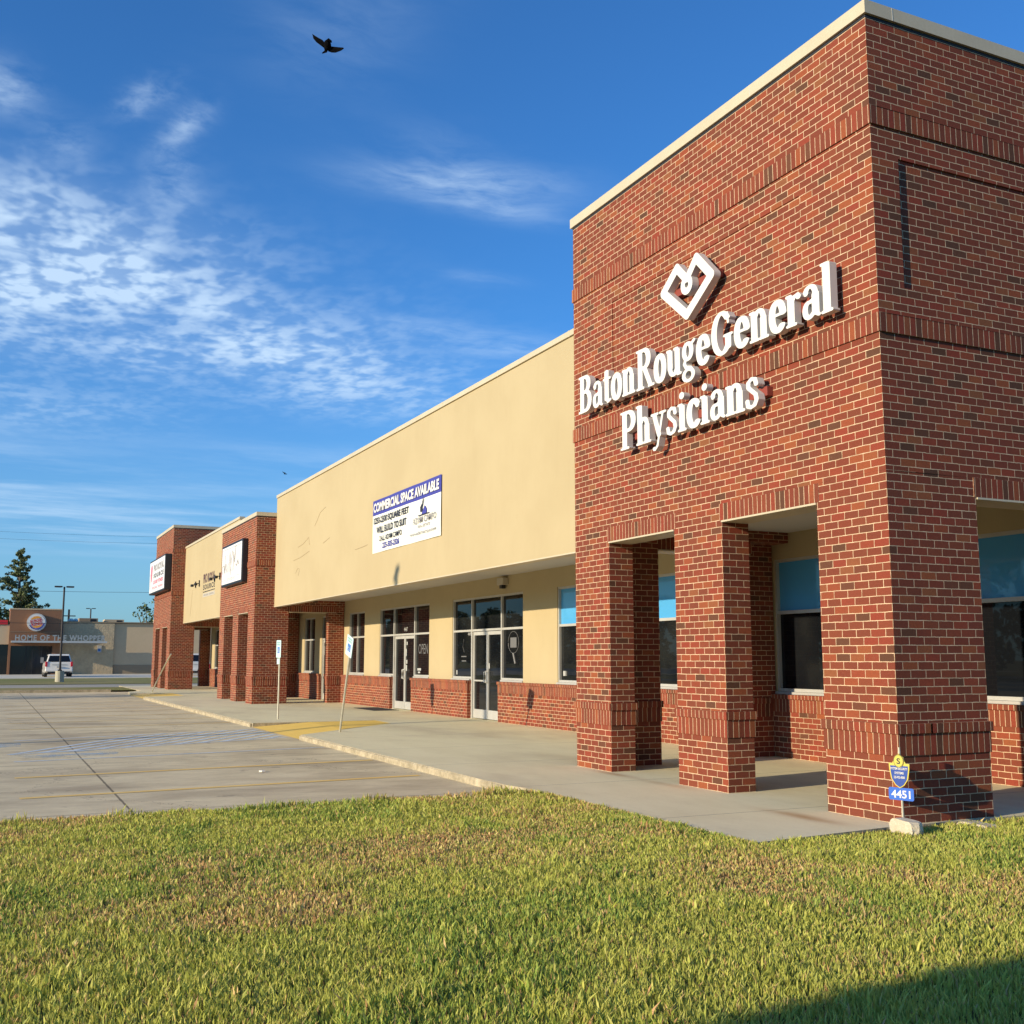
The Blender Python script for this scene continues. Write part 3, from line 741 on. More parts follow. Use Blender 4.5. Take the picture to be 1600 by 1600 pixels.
def cap_sdf(strokes):
    """union of strokes; every stroke = (points, nib half width, nib half height)"""
    def f(X, Y):
        D = np.full(X.shape, 9.)
        for pts_, a, bb in strokes:
            k = a/bb
            for (p, q) in zip(pts_[:-1], pts_[1:]):
                px, py, qx, qy = p[0], p[1]*k, q[0], q[1]*k
                dx, dy = qx-px, qy-py; L2 = dx*dx+dy*dy+1e-12
                t = np.clip(((X-px)*dx+(Y*k-py)*dy)/L2, 0, 1)
                D = np.minimum(D, np.hypot(X-px-t*dx, Y*k-py-t*dy)-a)
        return D
    return f
def el(cx, cy, rx, ry, a0, a1, n=14): return [(cx+rx*math.cos(R(a)), cy+ry*math.sin(R(a))) for a in np.linspace(a0, a1, n)]
A_, B_ = .094, .046
def st(x, y0, y1): return ([(x, y0), (x, y1)], A_, .03)
def sf(x0, x1, y): return ([(x0, y), (x1, y)], .034, .031)
def N_(p, a=A_, b_=B_): return (p, a, b_)
GL = {
 'B': (.66, [st(.16, .05, .95), sf(.03, .2, .03), sf(.03, .2, .97), N_([(.16, .955), (.30, .955)]+el(.32, .755, .16, .20, 90, -90)+[(.16, .545)]), N_([(.3, .545)]+el(.34, .30, .19, .255, 90, -90)+[(.16, .045)])]),
 'a': (.50, [st(.36, .08, .48), N_(el(.23, .49, .13, .175, 0, 150), .07, .036), N_([(.36, .40), (.22, .34)]+el(.19, .19, .10, .16, 100, 300)+[(.36, .14)], .07, .036), N_([(.36, .08), (.44, .03)], .05, .03), ([(.12, .54), (.13, .55)], .055, .05)]),
 't': (.36, [st(.17, .1, .84), N_([(.17, .14), (.22, .035), (.33, .07)], .05, .034), sf(.03, .33, .64), ([(.1, .68), (.17, .84)], .03, .03)]),
 'o': (.50, [N_(el(.25, .335, .155, .31, 0, 360, 28))]),
 'n': (.56, [st(.14, .04, .60), sf(.03, .25, .025), sf(.03, .14, .64), N_([(.14, .48)]+el(.29, .46, .12, .185, 140, 0)+[(.41, .4)], .075, .038), st(.41, .04, .46), sf(.31, .53, .025)]),
 'R': (.70, [st(.16, .05, .95), sf(.03, .29, .03), sf(.03, .2, .97), N_([(.16, .955), (.30, .955)]+el(.33, .735, .17, .22, 90, -90)+[(.16, .515)]), ([(.34, .5), (.56, .06)], .08, .06), sf(.50, .70, .03)]),
 'u': (.56, [st(.14, .2, .60), sf(.03, .14, .64), N_([(.14, .24)]+el(.26, .21, .12, .17, 180, 330)+[(.4, .2)], .075, .038), st(.41, .06, .60), sf(.3, .41, .64), sf(.41, .53, .025)]),
 'g': (.52, [N_(el(.23, .45, .13, .19, 0, 360, 24), .075, .036), N_([(.34, .58), (.46, .66)], .05, .034), N_([(.15, .27), (.10, .18), (.16, .09), (.32, .05), (.40, -.04)], .05, .04), N_(el(.24, -.10, .17, .13, 30, 390, 24), .062, .036)]),
 'e': (.48, [N_(el(.25, .335, .155, .31, 8, 318, 24)), sf(.12, .40, .37)]),
 'G': (.74, [N_(el(.36, .5, .25, .46, 42, 325, 26), .09, .04), ([(.56, .40), (.56, .14)], A_, .04), sf(.44, .68, .42), ([(.55, .92), (.57, .70)], .028, .03)]),
 'r': (.42, [st(.14, .04, .60), sf(.03, .26, .025), sf(.03, .14, .64), N_([(.15, .46), (.24, .60), (.33, .62)], .05, .036), ([(.34, .57), (.35, .57)], .062, .055)]),
 'l': (.29, [st(.145, .04, .98), sf(.03, .26, .025), sf(.03, .14, .985)]),
 'P': (.62, [st(.16, .05, .95), sf(.03, .31, .03), sf(.03, .2, .97), N_([(.16, .955), (.30, .955)]+el(.33, .72, .18, .235, 90, -90)+[(.16, .485)])]),
 'h': (.56, [st(.14, .04, .98), sf(.03, .25, .025), sf(.03, .14, .985), N_([(.14, .48)]+el(.29, .46, .12, .185, 140, 0)+[(.41, .4)], .075, .038), st(.41, .04, .46), sf(.31, .53, .025)]),
 'y': (.54, [([(.13, .62), (.29, .10)], .075, .05), ([(.43, .62), (.23, -.16), (.14, -.24)], .034, .034), sf(.03, .25, .64), sf(.34, .52, .64), ([(.11, -.22), (.12, -.22)], .055, .05)]),
 's': (.42, [N_([(.33, .5), (.30, .62), (.2, .645), (.11, .58), (.11, .47), (.21, .37), (.31, .28), (.33, .16), (.27, .05), (.17, .025), (.09, .06), (.07, .18)], .058, .038)]),
 'i': (.29, [st(.145, .04, .60), sf(.03, .26, .025), sf(.03, .14, .64), ([(.145, .86), (.146, .86)], .085, .085)]),
 'c': (.46, [N_(el(.25, .335, .155, .31, 45, 318, 22)), ([(.36, .5), (.37, .5)], .055, .05)]),
}
SIGN = empty('channel_letter_sign', (3.2, 0, 4.9), 'large white raised serif letters reading Baton Rouge General Physicians on the near brick tower', 'sign')
def word(txt, xl, xr, zb, cap):
    adv = [GL[ch][0] for ch in txt]; tot = sum(adv); ks = (xl-xr)/tot; cur = 0
    for ch, a in zip(txt, adv):
        strokes = [([(p[0]*ks, p[1]*cap) for p in pts_], max(w*ks, .012), max(h*cap, .012)) for pts_, w, h in GL[ch][1]]
        x0_ = xl-cur*ks
        sdf_mesh(cap_sdf(strokes), -.04, a*ks+.05, -.36*cap, 1.12*cap, .011, .095, (x0_, .09, zb), FU, FV, FN, M_WHITE, M_RET, 'letter', SIGN)
        cur += a
word('Baton', 5.95, 4.36, 5.20, .56); word('Rouge', 4.33, 2.63, 5.19, .56); word('General', 2.61, .45, 5.205, .545)
word('Physicians', 4.76, 1.70, 4.44, .535)
b = MB(); b.box(.70, 5.75, .0, .085, 5.36, 5.50, M_RACE); b.build('raceway', SIGN, bevel=.004)
b = MB(); b.box(1.69, 4.55, .0, .085, 4.57, 4.68, M_RACE); b.build('raceway', SIGN, bevel=.004)
# heart shaped emblem
LG = empty('emblem', (3.1, 0, 6.3), 'white raised emblem of an angular looped heart above the white letters', 'sign')
def E_(x, z): return (3.70-x, z-5.80)
hp = [E_(3.30, 6.60), E_(3.625, 6.36), E_(3.10, 5.92), E_(2.56, 6.28), E_(2.87, 6.60)]
loop = [(3.70-3.07+.10*math.cos(R(a)), 6.30-5.80+.088*math.sin(R(a))) for a in range(150, -171, -20)]
path = [(3.70-2.87, .80), (3.70-3.02, 6.44-5.80)]
strk = [(el(0, 0, 0, 0, 0, 1, 2), .01, .01)]
strokes = [([hp[0], hp[1], hp[2], hp[3], hp[4]], .062, .062), ([hp[0], (3.70-3.10, 6.40-5.80)], .058, .058), ([hp[4], (3.70-3.03, 6.44-5.80)], .058, .058),
           ([(3.70-3.09+.085*math.cos(R(a)), 6.315-5.80+.085*math.sin(R(a))) for a in np.linspace(0, 360, 20)], .045, .045)]
sdf_mesh(cap_sdf(strokes), -.1, 1.3, -.05, .98, .011, .10, (3.70, .09, 5.80), FU, FV, FN, M_WHITE, M_RET, 'emblem_outline', LG)
b = MB(); b.box(2.56, 3.52, .0, .085, 6.28, 6.38, M_RACE); b.build('raceway', LG, bevel=.004)

# ------------------------------------------------------------------ banner
b = MB(); X0, X1, Z0, Z1 = 19.70, 14.78, 4.345, 5.75
nx = 40
def wav(x, z): return -1.130+.007*math.sin(x*2.3+z)+.004*math.sin(x*5.1+z*3)
for i in range(nx):
    for j in range(10):
        xa, xb = X0+(X1-X0)*i/nx, X0+(X1-X0)*(i+1)/nx; zs_ = [Z0, 4.5, 4.65, 4.8, 4.95, 5.1, 5.2, 5.30, 5.345, 5.55, Z1]
        za, zb_ = zs_[j], zs_[j+1]
        b.face([(xa, wav(xa, za), za), (xb, wav(xb, za), za), (xb, wav(xb, zb_), zb_), (xa, wav(xa, zb_), zb_)], M_NAVY if j >= 8 else M_VINYL)
BN_ = b.build('banner', smooth=True); tag(BN_, 'white vinyl banner with purple top band advertising commercial space, hung on the cream wall', 'banner')
b = MB()
def bt(s_, xl, z, w, h, m, bold=.0): b.text(s_, (xl, -1.112, z), FU, FV, FN, w, h, m, .003, bold+.02)
bt('COMMERCIAL SPACE AVAILABLE', 19.6, 5.42, 4.72, .25, M_WHITE, .02); bt('1250-2500 SQUARE FEET', 19.58, 5.08, 2.7, .20, M_INK, .01)
bt('WILL BUILD TO SUIT', 19.35, 4.84, 2.3, .18, M_INK, .01); bt('CALL ADAM CAMPO', 19.12, 4.62, 1.75, .14, M_INK); bt('225-505-2326', 18.85, 4.42, 1.3, .15, M_NAVY, .01)
bt('ADAM CAMPO', 16.6, 4.77, 1.55, .16, M_GREYINK); bt('REAL ESTATE', 16.25, 4.66, .8, .07, M_GREYINK); bt('www.adamcampo.com', 16.8, 4.48, 1.75, .11, M_GREYINK)
b.prism([(0, 0), (.14, 0), (.12, .1), (.22, .27), (.2, .34), (.12, .2), (.0, .12)], (16.08, -1.110, 5.03), FU, FV, FN, .004, M_INK)
b.prism([(.1, 0), (.42, 0), (.42, .1), (.3, .2), (.2, .1)], (16.08, -1.108, 4.965), FU, FV, FN, .004, M_NAVY); b.prism([(-.15, -.02), (.6, -.02), (.6, 0), (-.15, 0)], (16.08, -1.108, 4.965), FU, FV, FN, .004, M_INK)
b.build('lettering', BN_)

# ------------------------------------------------------------------ light box signs
def lightbox(x0, x1, y0, y1, z0, z1, label, draw):
    o = empty('lightbox_sign', ((x0+x1)/2, y0, z0), label, 'sign')
    b = MB(); b.box(x0, x1, y0, y1, z0, z1, M_BLACK); b.build('cabinet', o, bevel=.03)
    b = MB(); b.box(x0+.09, x1-.09, y1, y1+.006, z0+.09, z1-.09, mat('sign_acrylic', (.80, .78, .76), .35)); b.build('sign_face', o)
    b = MB(); draw(b, x1-.09, y1+.006, z0+.09, x1-x0-.18, z1-z0-.18); b.build('lettering', o)
    return o
def d2(b, xl, y, z, w, h):
    O = lambda a, c: (xl-a*w, y, z+c*h)
    G = MAT['grey_print']
    b.prism([(0, 0), (w*.94, 0), (w*.94, .02), (0, .02)], O(.03, .93), FU, FV, FN, .003, G)
    b.prism([(0, 0), (w*.2, 0), (w*.2, .015), (0, .015)], O(.03, .1), FU, FV, FN, .003, G); b.prism([(0, 0), (w*.2, 0), (w*.2, .015), (0, .015)], O(.76, .15), FU, FV, FN, .003, G)
    b.text('STUDIO', O(.3, .07), FU, FV, FN, w*.4, h*.08, G, .003, 0, 1.4)
    def s_(P_, r=.014): b.tube([(xl-a*w, y+.004, z+c*h) for a, c in P_], r, G, 5)
    s_([(.06, .28), (.05, .5), (.12, .52), (.16, .3), (.17, .8)]); s_([(.17, .3), (.22, .55), (.27, .5), (.26, .3)]); s_([(.33, .3), (.34, .55)])
    s_([(.30, .75), (.31, .77)]); s_([(.4, .3), (.42, .85), (.5, .35), (.52, .3)]); s_([(.46, .2), (.5, .6), (.56, .85)]); s_([(.6, .3), (.62, .8), (.68, .5), (.72, 1.0-.05)], .018)
    s_([(.72, .45), (.78, .4), (.84, .55), (.88, .42)], .018)
lightbox(32.14, 36.0, -.45, -.234, 4.36, 5.97, 'black framed white box sign with thin grey script on the middle brick tower', d2)
def d3(b, xl, y, z, w, h):
    O = lambda a, c: (xl-a*w, y, z+c*h)
    b.text('PRO', O(.27, .66), FU, FV, FN, w*.22, h*.22, M_GREYINK, .003, .06); b.text('ROYAL', O(.52, .66), FU, FV, FN, w*.43, h*.22, M_GREYINK, .003, .06)
    b.text('SOURCE', O(.28, .44), FU, FV, FN, w*.66, h*.15, M_INK, .003, .06, 1.5)
    b.text('LUXURY FITNESS', O(.26, .25), FU, FV, FN, w*.66, h*.12, M_PINK, .003, .04); b.text('PERSONAL TRAINING', O(.22, .09), FU, FV, FN, w*.7, h*.08, M_PINK, .003)
    b.prism([(a*w*.11, c*h*.5) for a, c in ((0, .8), (.2, 1.), (.7, 1.05), (1., .85), (.9, .4), (.7, 0), (.35, -.1), (.1, .3))], O(.08, .38), FU, FV, FN, .004, M_PINK)
    b.prism([(0, 0), (.1, 0), (.12, h*.5), (.02, h*.5)], O(.05, .12), FU, FV, FN, .004, M_GREYINK)
lightbox(51.2, 57.15, -.5, -.145, 5.15, 7.05, 'black framed white box sign with rose and grey print on the farthest brick tower', d3)
# flat fascia sign of the shop between the second and third tower
o = empty('wall_sign', (43.9, -1.15, 4.5), 'brown flat lettering with underline on the far cream wall section, SOURCE on its second line', 'sign')
M_BRN = mat('brown_print', (.10, .045, .045), .6)
b = MB()
b.text('PRO', (45.42, -1.15, 5.13), FU, FV, FN, .98, .45, M_BRN, .006, .03); b.text('ROYAL', (44.28, -1.15, 5.13), FU, FV, FN, 1.85, .43, M_BRN, .006, .03)
b.text('SOURCE', (45.4, -1.15, 4.82), FU, FV, FN, 3.0, .24, M_INK, .006, .02, 1.2); b.box(42.4, 45.43, -1.15, -1.143, 4.70, 4.735, M_INK)
b.build('lettering', o)
b = MB(); b.box(42.4, 45.42, -1.15, -1.142, 4.47, 4.65, mat('tagline_panel', (.50, .45, .36), .6)); b.text('PERSONAL TRAINING', (45.2, -1.142, 4.51), FU, FV, FN, 2.6, .1, M_GREYINK, .003); b.build('tagline_strip', o)
# flood lights on the fascia
for k, (x, lab) in enumerate(((47.5, 'small black floodlight farthest along the far cream wall, left of the brown lettering'), (46.45, 'small black floodlight close to the left edge of the brown lettering'),
                  (42.45, 'small black floodlight over the right end of the brown lettering'), (41.2, 'small black floodlight half hidden by the middle tower box sign'))):
    e = empty('floodlight', (x, -1.15, 5.22), lab, 'floodlight', 'floodlights on the far fascia')
    b = MB(); b.box(x-.06, x+.06, -1.15, -1.11, 5.07, 5.36, M_BLACK); b.build('mounting_plate', e)
    b = MB(); b.tube([(x, -1.11, 5.2), (x, -1.0, 5.2), (x, -.97, 5.17)], .02, M_BLACK, 8); b.build('arm', e)
    b = MB(); b.box(x-.12, x+.12, -1.03, -.90, 5.10, 5.22, M_BLACK); b.build('lamp_head', e, bevel=.02)
# security light under the soffit
e = empty('security_light', (16.95, YW, 3.5), 'beige wall security light with dark lens under the soffit, right of the double door', 'wall light')
b = MB(); b.box(16.75, 17.12, YW, YW+.16, 3.42, 3.60, mat('beige_plastic', (.45, .40, .30), .5)); b.build('housing', e, bevel=.015)
b = MB(); b.box(16.83, 16.98, YW+.04, YW+.15, 3.33, 3.42, M_BLACK); b.build('lens', e, bevel=.01)
# door mat
b = MB(); b.face([(27.2, -3.45, .006), (24.3, -3.62, .006), (24.6, -2.9, .006), (26.2, -2.75, .006)][::-1], M_BLACK); b.box(24.3, 26.2, -3.55, -2.8, .0, .012, mat('mat_rubber', (.02, .02, .022), .9))
b = MB(); b.box(24.2, 26.3, -3.55, -2.75, .001, .014, MAT['mat_rubber'] if 'mat_rubber' in MAT else M_BLACK); tag(b.build('door_mat', bevel=.004), 'thin black rubber mat lying in front of the farther double door', 'mat')

# ------------------------------------------------------------------ accessible parking signs
M_SIGNF = mat('pale_sign_face', (.55, .72, .70), .4); M_TEAL = mat('teal_print', (.05, .30, .28), .5); M_ADA = mat('accessible_blue', (.03, .16, .50), .5)
def lerp3(a, c, t): return Vector(a).lerp(Vector(c), t)
def adasign(base, top, pl, label, second=False):
    e = empty('parking_sign', base, label, 'sign', 'accessible parking signs by the kerb')
    base, top = Vector(base), Vector(top); up = (top-base).normalized()
    b = MB(); b.tube([base-up*.1, top], .024, M_GALV, 10); b.build('post', e)
    Vv = up; Nn = Vector((-.16, .98, 0)).normalized(); Uu = Vv.cross(Nn).normalized(); Nn = Uu.cross(Vv).normalized()
    w, h = .30, pl
    O = top+up*.02-up*h-Uu*w/2+Nn*.03
    b = MB(); b.prism([(.02, 0), (w-.02, 0), (w, .02), (w, h-.02), (w-.02, h), (.02, h), (0, h-.02), (0, .02)], O, Uu, Vv, Nn, .006, M_SIGNF); pn = b.build('sign_plate', e)
    b = MB(); O2 = O+Nn*.007
    b.text('RESERVED', O2+Uu*.04+Vv*(h-.08), Uu, Vv, Nn, w-.08, .035, M_TEAL, .001); b.text('PARKING', O2+Uu*.05+Vv*(h-.135), Uu, Vv, Nn, w-.1, .035, M_TEAL, .001)
    b.prism([(0, 0), (.14, 0), (.14, .16), (0, .16)], O2+Uu*.08+Vv*(h-.34), Uu, Vv, Nn, .001, M_ADA)
    q = O2+Uu*.08+Vv*(h-.34)+Nn*.003
    b.tube([q+Uu*.06+Vv*.135, q+Uu*.065+Vv*.08, q+Uu*.10+Vv*.08, q+Uu*.115+Vv*.03], .006, M_WHITE, 5)
    b.tube([q+Uu*(.062+.036*math.cos(a))+Vv*(.058+.036*math.sin(a)) for a in np.linspace(1.8, 6.0, 10)], .005, M_WHITE, 5)
    b.build('lettering', pn)
    if second:
        b = MB(); O3 = O-Vv*.17+Uu*.06; b.prism([(0, 0), (.18, 0), (.18, .15), (0, .15)], O3, Uu, Vv, Nn, .006, M_SIGNF); b.build('lower_plate', e)
adasign((15.24, 1.0, 0), (14.43, 1.02, 2.03), .45, 'accessible parking sign leaning right on its post, the nearer one beside the yellow ramp')
adasign((20.89, 1.0, 0), (20.87, 1.0, 2.04), .46, 'upright accessible parking sign with a small extra plate, beyond the yellow ramp', True)
b = MB(); b.tube([(46.9, .82, -.05), (40.7, .8, 1.78)][:1]+[(45.3, .85, .45), (42.3, .9, 1.30), (40.7, .9, 1.77)], .03, M_GALV, 8)
tag(b.build('bent_post'), 'bare metal post leaning steeply in front of the farthest brick tower', 'post')

# ------------------------------------------------------------------ yard sign + stone
e = empty('yard_sign', (-.16, .15, 0), 'small blue and yellow shield sign over blue number plate 4451 at tower corner', 'sign')
b = MB(); b.tube([(-.15, .13, -.1), (-.135, .13, .74)], .011, M_GALV, 10); b.build('post', e)
M_YEL = mat('sign_yellow', (.60, .50, .08), .4); M_SB = mat('sign_blue', (.025, .07, .32), .35); M_PB = mat('plate_blue', (.03, .13, .55), .35)
shp = [(a_*.9, c_*.92) for a_, c_ in [(0, -.165), (-.05, -.135), (-.095, -.07), (-.112, .03), (-.115, .085), (-.075, .085), (-.06, .11), (-.05, .15), (-.02, .165), (0, .185), (.02, .165), (.05, .15), (.06, .11), (.075, .085), (.115, .085), (.112, .03), (.095, -.07), (.05, -.135)]]
shu = Vector((-.95, -.31, 0)).normalized(); shn = Vector((-.31, .95, 0)).normalized(); So = Vector((-.142, .145, .515))
b = MB(); b.prism(shp, So, shu, FV, shn, .005, M_YEL)
b.prism([(x*.86, y*.86-.012) for x, y in shp if y < .09], So+shn*.0055, shu, FV, shn, .002, M_SB)
b.prism([(.052*math.cos(a), .10+.062*math.sin(a)) for a in np.linspace(0, 2*math.pi, 18, endpoint=False)], So+shn*.008, shu, FV, shn, .002, mat('badge_olive', (.16, .15, .03), .5))
b.prism([(.044*math.cos(a), .10+.054*math.sin(a)) for a in np.linspace(0, 2*math.pi, 18, endpoint=False)], So+shn*.0105, shu, FV, shn, .002, M_YEL)
b.text('S', So+shn*.0135+shu*-.018+Vector((0, 0, .072)), shu, FV, shn, .036, .055, M_INK, .001, .02)
for tx, zz, w in (('SYSTEM SECURITY', .018, .17), ('SYSTEMS', -.022, .09), ('225-925-0000', -.062, .11)): b.text(tx, So+shn*.009+shu*(-w/2)+Vector((0, 0, zz)), shu, FV, shn, w, .022, M_WHITE, .001, .015)
b.build('shield', e)
b = MB(); hw, hh = .125, .058; PO = So+Vector((0, -.0, -.205))+shu*.006-shn*.006
rr = [(-hw+.012, -hh), (hw-.012, -hh), (hw, -hh+.012), (hw, hh-.012), (hw-.012, hh), (-hw+.012, hh), (-hw, hh-.012), (-hw, -hh+.012)]
b.prism(rr, PO, shu, FV, shn, .004, M_PB); b.text('4451', PO+shn*.005+shu*-.098+Vector((0, 0, -.038)), shu, FV, shn, .19, .072, M_WHITE, .001, .02); b.build('number_plate', e)
def rockmesh(name, c, s, m, label, cat, seed):
    import bmesh
    r = np.random.default_rng(seed); bm = bmesh.new(); bmesh.ops.create_cube(bm, size=1); bmesh.ops.subdivide_edges(bm, edges=bm.edges[:], cuts=5, use_grid_fill=True)
    for v_ in bm.verts:
        q = v_.co; n_ = Vector((math.sin(q.x*9+seed)*math.cos(q.y*7), math.sin(q.y*8+q.z*5+seed), math.cos(q.z*9+q.x*6)))*.035+Vector(r.normal(0, .009, 3))
        k = 1-.16*(abs(q.x)*2)**4*(abs(q.z)*2)**2
        v_.co = Vector(((q.x*k+n_.x)*s[0], (q.y+n_.y)*s[1], (q.z*k+n_.z)*s[2]))+Vector(c)
    me = bpy.data.meshes.new(name); bm.to_mesh(me); bm.free(); me.materials.append(m)
    o = bpy.data.objects.new(name, me); COL.objects.link(o); tag(o, label, cat)
M_STONE = mat('rough_stone', build=speckle((.50, .43, .31), (.66, .58, .44), 9., 70., .6, .01), rough=.95)
rockmesh('stone', (-.335, .285, .035), (.30, .13, .15), M_STONE, 'pale broken concrete block lying on the grass under the yard sign', 'stone', 3)
rockmesh('stone', (-.34, -.62, -.01), (.36, .16, .07), M_STONE, 'flat pale rubble piece in the grass near the right picture edge', 'stone', 5)

# ------------------------------------------------------------------ far restaurant
BK = empty('restaurant', (101, 0, .17), 'tan fast food restaurant with a brown entrance tower across the far lot', 'building')
M_BR = mat('brown_panel', build=speckle((.23, .105, .05), (.26, .125, .06), .8, 20., .05), rough=.7); M_TAN = mat('tan_render', build=speckle((.50, .385, .24), (.56, .43, .27), .7, 15., .1), rough=.9)
M_TAN2 = mat('rough_tan_render', build=speckle((.38, .30, .19), (.50, .40, .25), 1.6, 7., .7, .05), rough=.95); M_TAN3 = mat('dark_tan_base', (.29, .22, .14), .9)
M_DG = mat('dark_glass_far', (.012, .015, .018), .08)
b = MB(); b.box(100., 104, 1.95, 6.33, 2.72, 5.97, M_BR); b.box(100, 104, 1.95, 2.70, .15, 2.72, M_BR); b.box(100, 104, 6.14, 6.33, .15, 2.72, M_BR); b.build('entrance_tower', BK)
b = MB(); b.box(99.96, 104, 1.9, 6.38, 5.97, 6.08, M_TAN); b.box(99.97, 100, 1.93, 6.35, 3.95, 3.985, M_TAN3); b.build('trim', BK)
b = MB(); b.box(100.3, 103.9, 2.7, 6.14, .17, 2.72, M_DG)
b.build('entrance_glass', BK)
b = MB()
for yy in (2.72, 3.55, 4.3, 4.85, 6.1): b.box(100.24, 100.3, yy-.03, yy+.03, .17, 2.72, M_BLACK)
b.box(100.2, 100.24, 3.35, 3.62, 1.2, 1.7, M_GREYINK); b.build('door_frame', BK)
b = MB(); b.box(100.5, 118, -5.2+2.6, 1.95, .15, 4.9, M_TAN2); b.box(100.7, 118, -14, -2.6, .15, 4.88, M_TAN); b.box(100.3, 104, 6.33, 16, 2.85, 4.6, M_TAN); b.box(101, 104, 6.33, 16, .15, 2.85, M_DG); b.build('wall', BK)
b = MB(); b.box(100.45, 118, -14, 1.94, 4.9, 4.98, M_TAN3); b.box(100.66, 118, -14, -2.62, .16, 1.0, M_TAN3); b.build('parapet_cap', BK)
b = MB(); b.box(100.2, 104, 6.5, 16, 4.62, 5.02, mat('red_band', (.55, .02, .03), .5)); b.build('red_band', BK)
b = MB(); b.box(98.75, 100, -1.85, 6.15, 3.0, 3.16, mat('canopy_metal', (.42, .45, .45), .4)); b.build('canopy', BK)
b = MB(); b.text('HOME OF THE WHOPPER', (98.8, 5.85, 3.17), BU, BV, BN, 7.55, .52, mat('canopy_letters', (.34, .37, .36), .4), .02, .02, 1.15); b.text('HOME OF THE WHOPPER', (98.86, 5.85, 3.17), BU, BV, BN, 7.55, .52, MAT['canopy_letters'], .0, .03, 1.15); b.build('lettering', BK)
b = MB(); b.box(100.44, 100.5, -1.55, -1.17, 2.15, 2.8, M_DECAL); b.box(100.43, 100.44, -1.47, -1.25, 2.25, 2.5, M_ADA); b.build('accessible_sign', BK)
S_ = empty('round_sign', (99.8, 4.14, 4.8), 'round white restaurant sign with orange bun halves and red lettering on the brown tower', 'sign')
circ = lambda r, n=40: [(r*math.cos(a), r*math.sin(a)) for a in np.linspace(0, 2*math.pi, n, endpoint=False)]
CO = Vector((100., 4.14, 4.83)); b = MB(); b.prism(circ(.80), CO, BU, BV, BN, .38, mat('disc_rim', (.55, .55, .53), .4)); b.prism(circ(.70), CO+Vector((-.38, 0, 0)), BU, BV, BN, .02, M_WHITE); b.build('disc', S_)
b = MB(); M_OR = mat('bun_orange', (.80, .33, .04), .5); M_RD = mat('sign_red', (.50, .015, .02), .5)
F0 = CO+Vector((-.405, 0, 0)); seg = lambda a0, a1, r, k: [(r*math.cos(R(a)), k*r*math.sin(R(a))) for a in np.linspace(a0, a1, 16)]
rot = R(12); U2 = Vector((0, -math.cos(rot), math.sin(rot))); V2 = Vector((0, math.sin(rot), math.cos(rot)))
b.prism([(x, y+.02) for x, y in seg(35, 145, .56, .95)], F0, U2, V2, BN, .01, M_OR); b.prism([(x, y-.02) for x, y in seg(215, 325, .54, .9)], F0, U2, V2, BN, .01, M_OR)
b.text('BURGER', F0-U2*.50+V2*.03, U2, V2, BN, 1.0, .25, M_RD, .014, .03); b.text('KING', F0-U2*.46-V2*.28, U2, V2, BN, .92, .28, M_RD, .014, .04)
a_ = [(.66*math.cos(R(q)), .66*math.sin(R(q))) for q in np.linspace(195, 345, 20)]; c_ = [(.60*math.cos(R(q)), .06+.60*math.sin(R(q))) for q in np.linspace(335, 190, 20)]
for i in range(19): b.prism([a_[i], a_[i+1], c_[18-i], c_[19-i]], F0, U2, V2, BN, .012, M_NAVY)
b.build('emblem', S_)
for (x0_, y0_, y1_, z0_, z1_, lab, mm) in ((105, -1.5, .2, 4.9, 5.45, 'low grey rooftop air unit just left of the distant twin lamp', M_TAN3), (106, -4., -2.2, 4.9, 5.4, 'pale rooftop air unit right of the distant twin lamp', M_TAN)):
    b = MB(); b.box(x0_, x0_+2, y0_, y1_, z0_, z1_, mm); b.box(x0_-.02, x0_, y0_+.2, y0_+.7, z0_+.1, z1_-.08, M_BLACK); tag(b.build('rooftop_unit', bevel=.03), lab, 'air unit')
b = MB()
for yy, rr_ in ((.95, .33), (.55, .26)): b.tube([(104.5, yy, 4.9), (104.5, yy, 5.2), (104.5, yy, 5.38)], [rr_*.6, rr_, rr_*.4], M_WHITE, 10)
tag(b.build('roof_fan'), 'white mushroom shaped roof fans beside the brown restaurant tower', 'roof fan')
# building further right behind the portico
b = MB(); b.box(118, 130, -13.5, -9.8, .1, 6.2, mat('pale_far_wall', (.42, .38, .30), .9)); b.box(117.9, 118.0, -13.2, -10.2, 5.0, 5.3, M_TAN3); tag(b.build('far_building'), 'pale plain building seen through the farthest brick portico', 'building')

# ------------------------------------------------------------------ lamps
def lamp(x, y, z0, H, label, base=True, sc_=1.):
    e = empty('street_lamp', (x, y, z0), label, 'street lamp')
    if base: b = MB(); b.tube([(x, y, z0-.3), (x, y, z0+.77)], .28, mat('lamp_base_concrete', (.42, .39, .29), .9), 16); b.build('concrete_base', e)
    b = MB(); b.tube([(x, y, z0+(.7 if base else -.1)), (x, y, z0+H)], [.075*sc_, .06*sc_], mat('lamp_pole_paint', (.025, .018, .018), .5), 10); b.box(x-.13, x+.13, y-.13, y+.13, z0+.77, z0+.85, M_BLACK); b.build('pole', e)
    for s_ in (-1, 1):
        b = MB(); b.box(x-.14, x+.14, y+s_*.12, y+s_*.62, z0+H-.04, z0+H+.05, MAT['lamp_pole_paint']); h_ = b.build('lamp_head', e, bevel=.02)
        b = MB(); b.box(x-.10, x+.10, y+s_*.2, y+s_*.58, z0+H-.055, z0+H-.04, M_DECAL); b.build('lens', h_)
lamp(72., 3.52, -.0, 6.42, 'dark twin headed car park lamp on a round concrete base, in front of the restaurant')
lamp(150., -4.3, 0, 8.3, 'small distant twin headed lamp rising behind the restaurant roof', False, 1.4)
lamp(14.0, 20.5, -.1, 9.35, 'tall car park lamp standing off to the left whose shadow crosses the banner', True, 1.6)

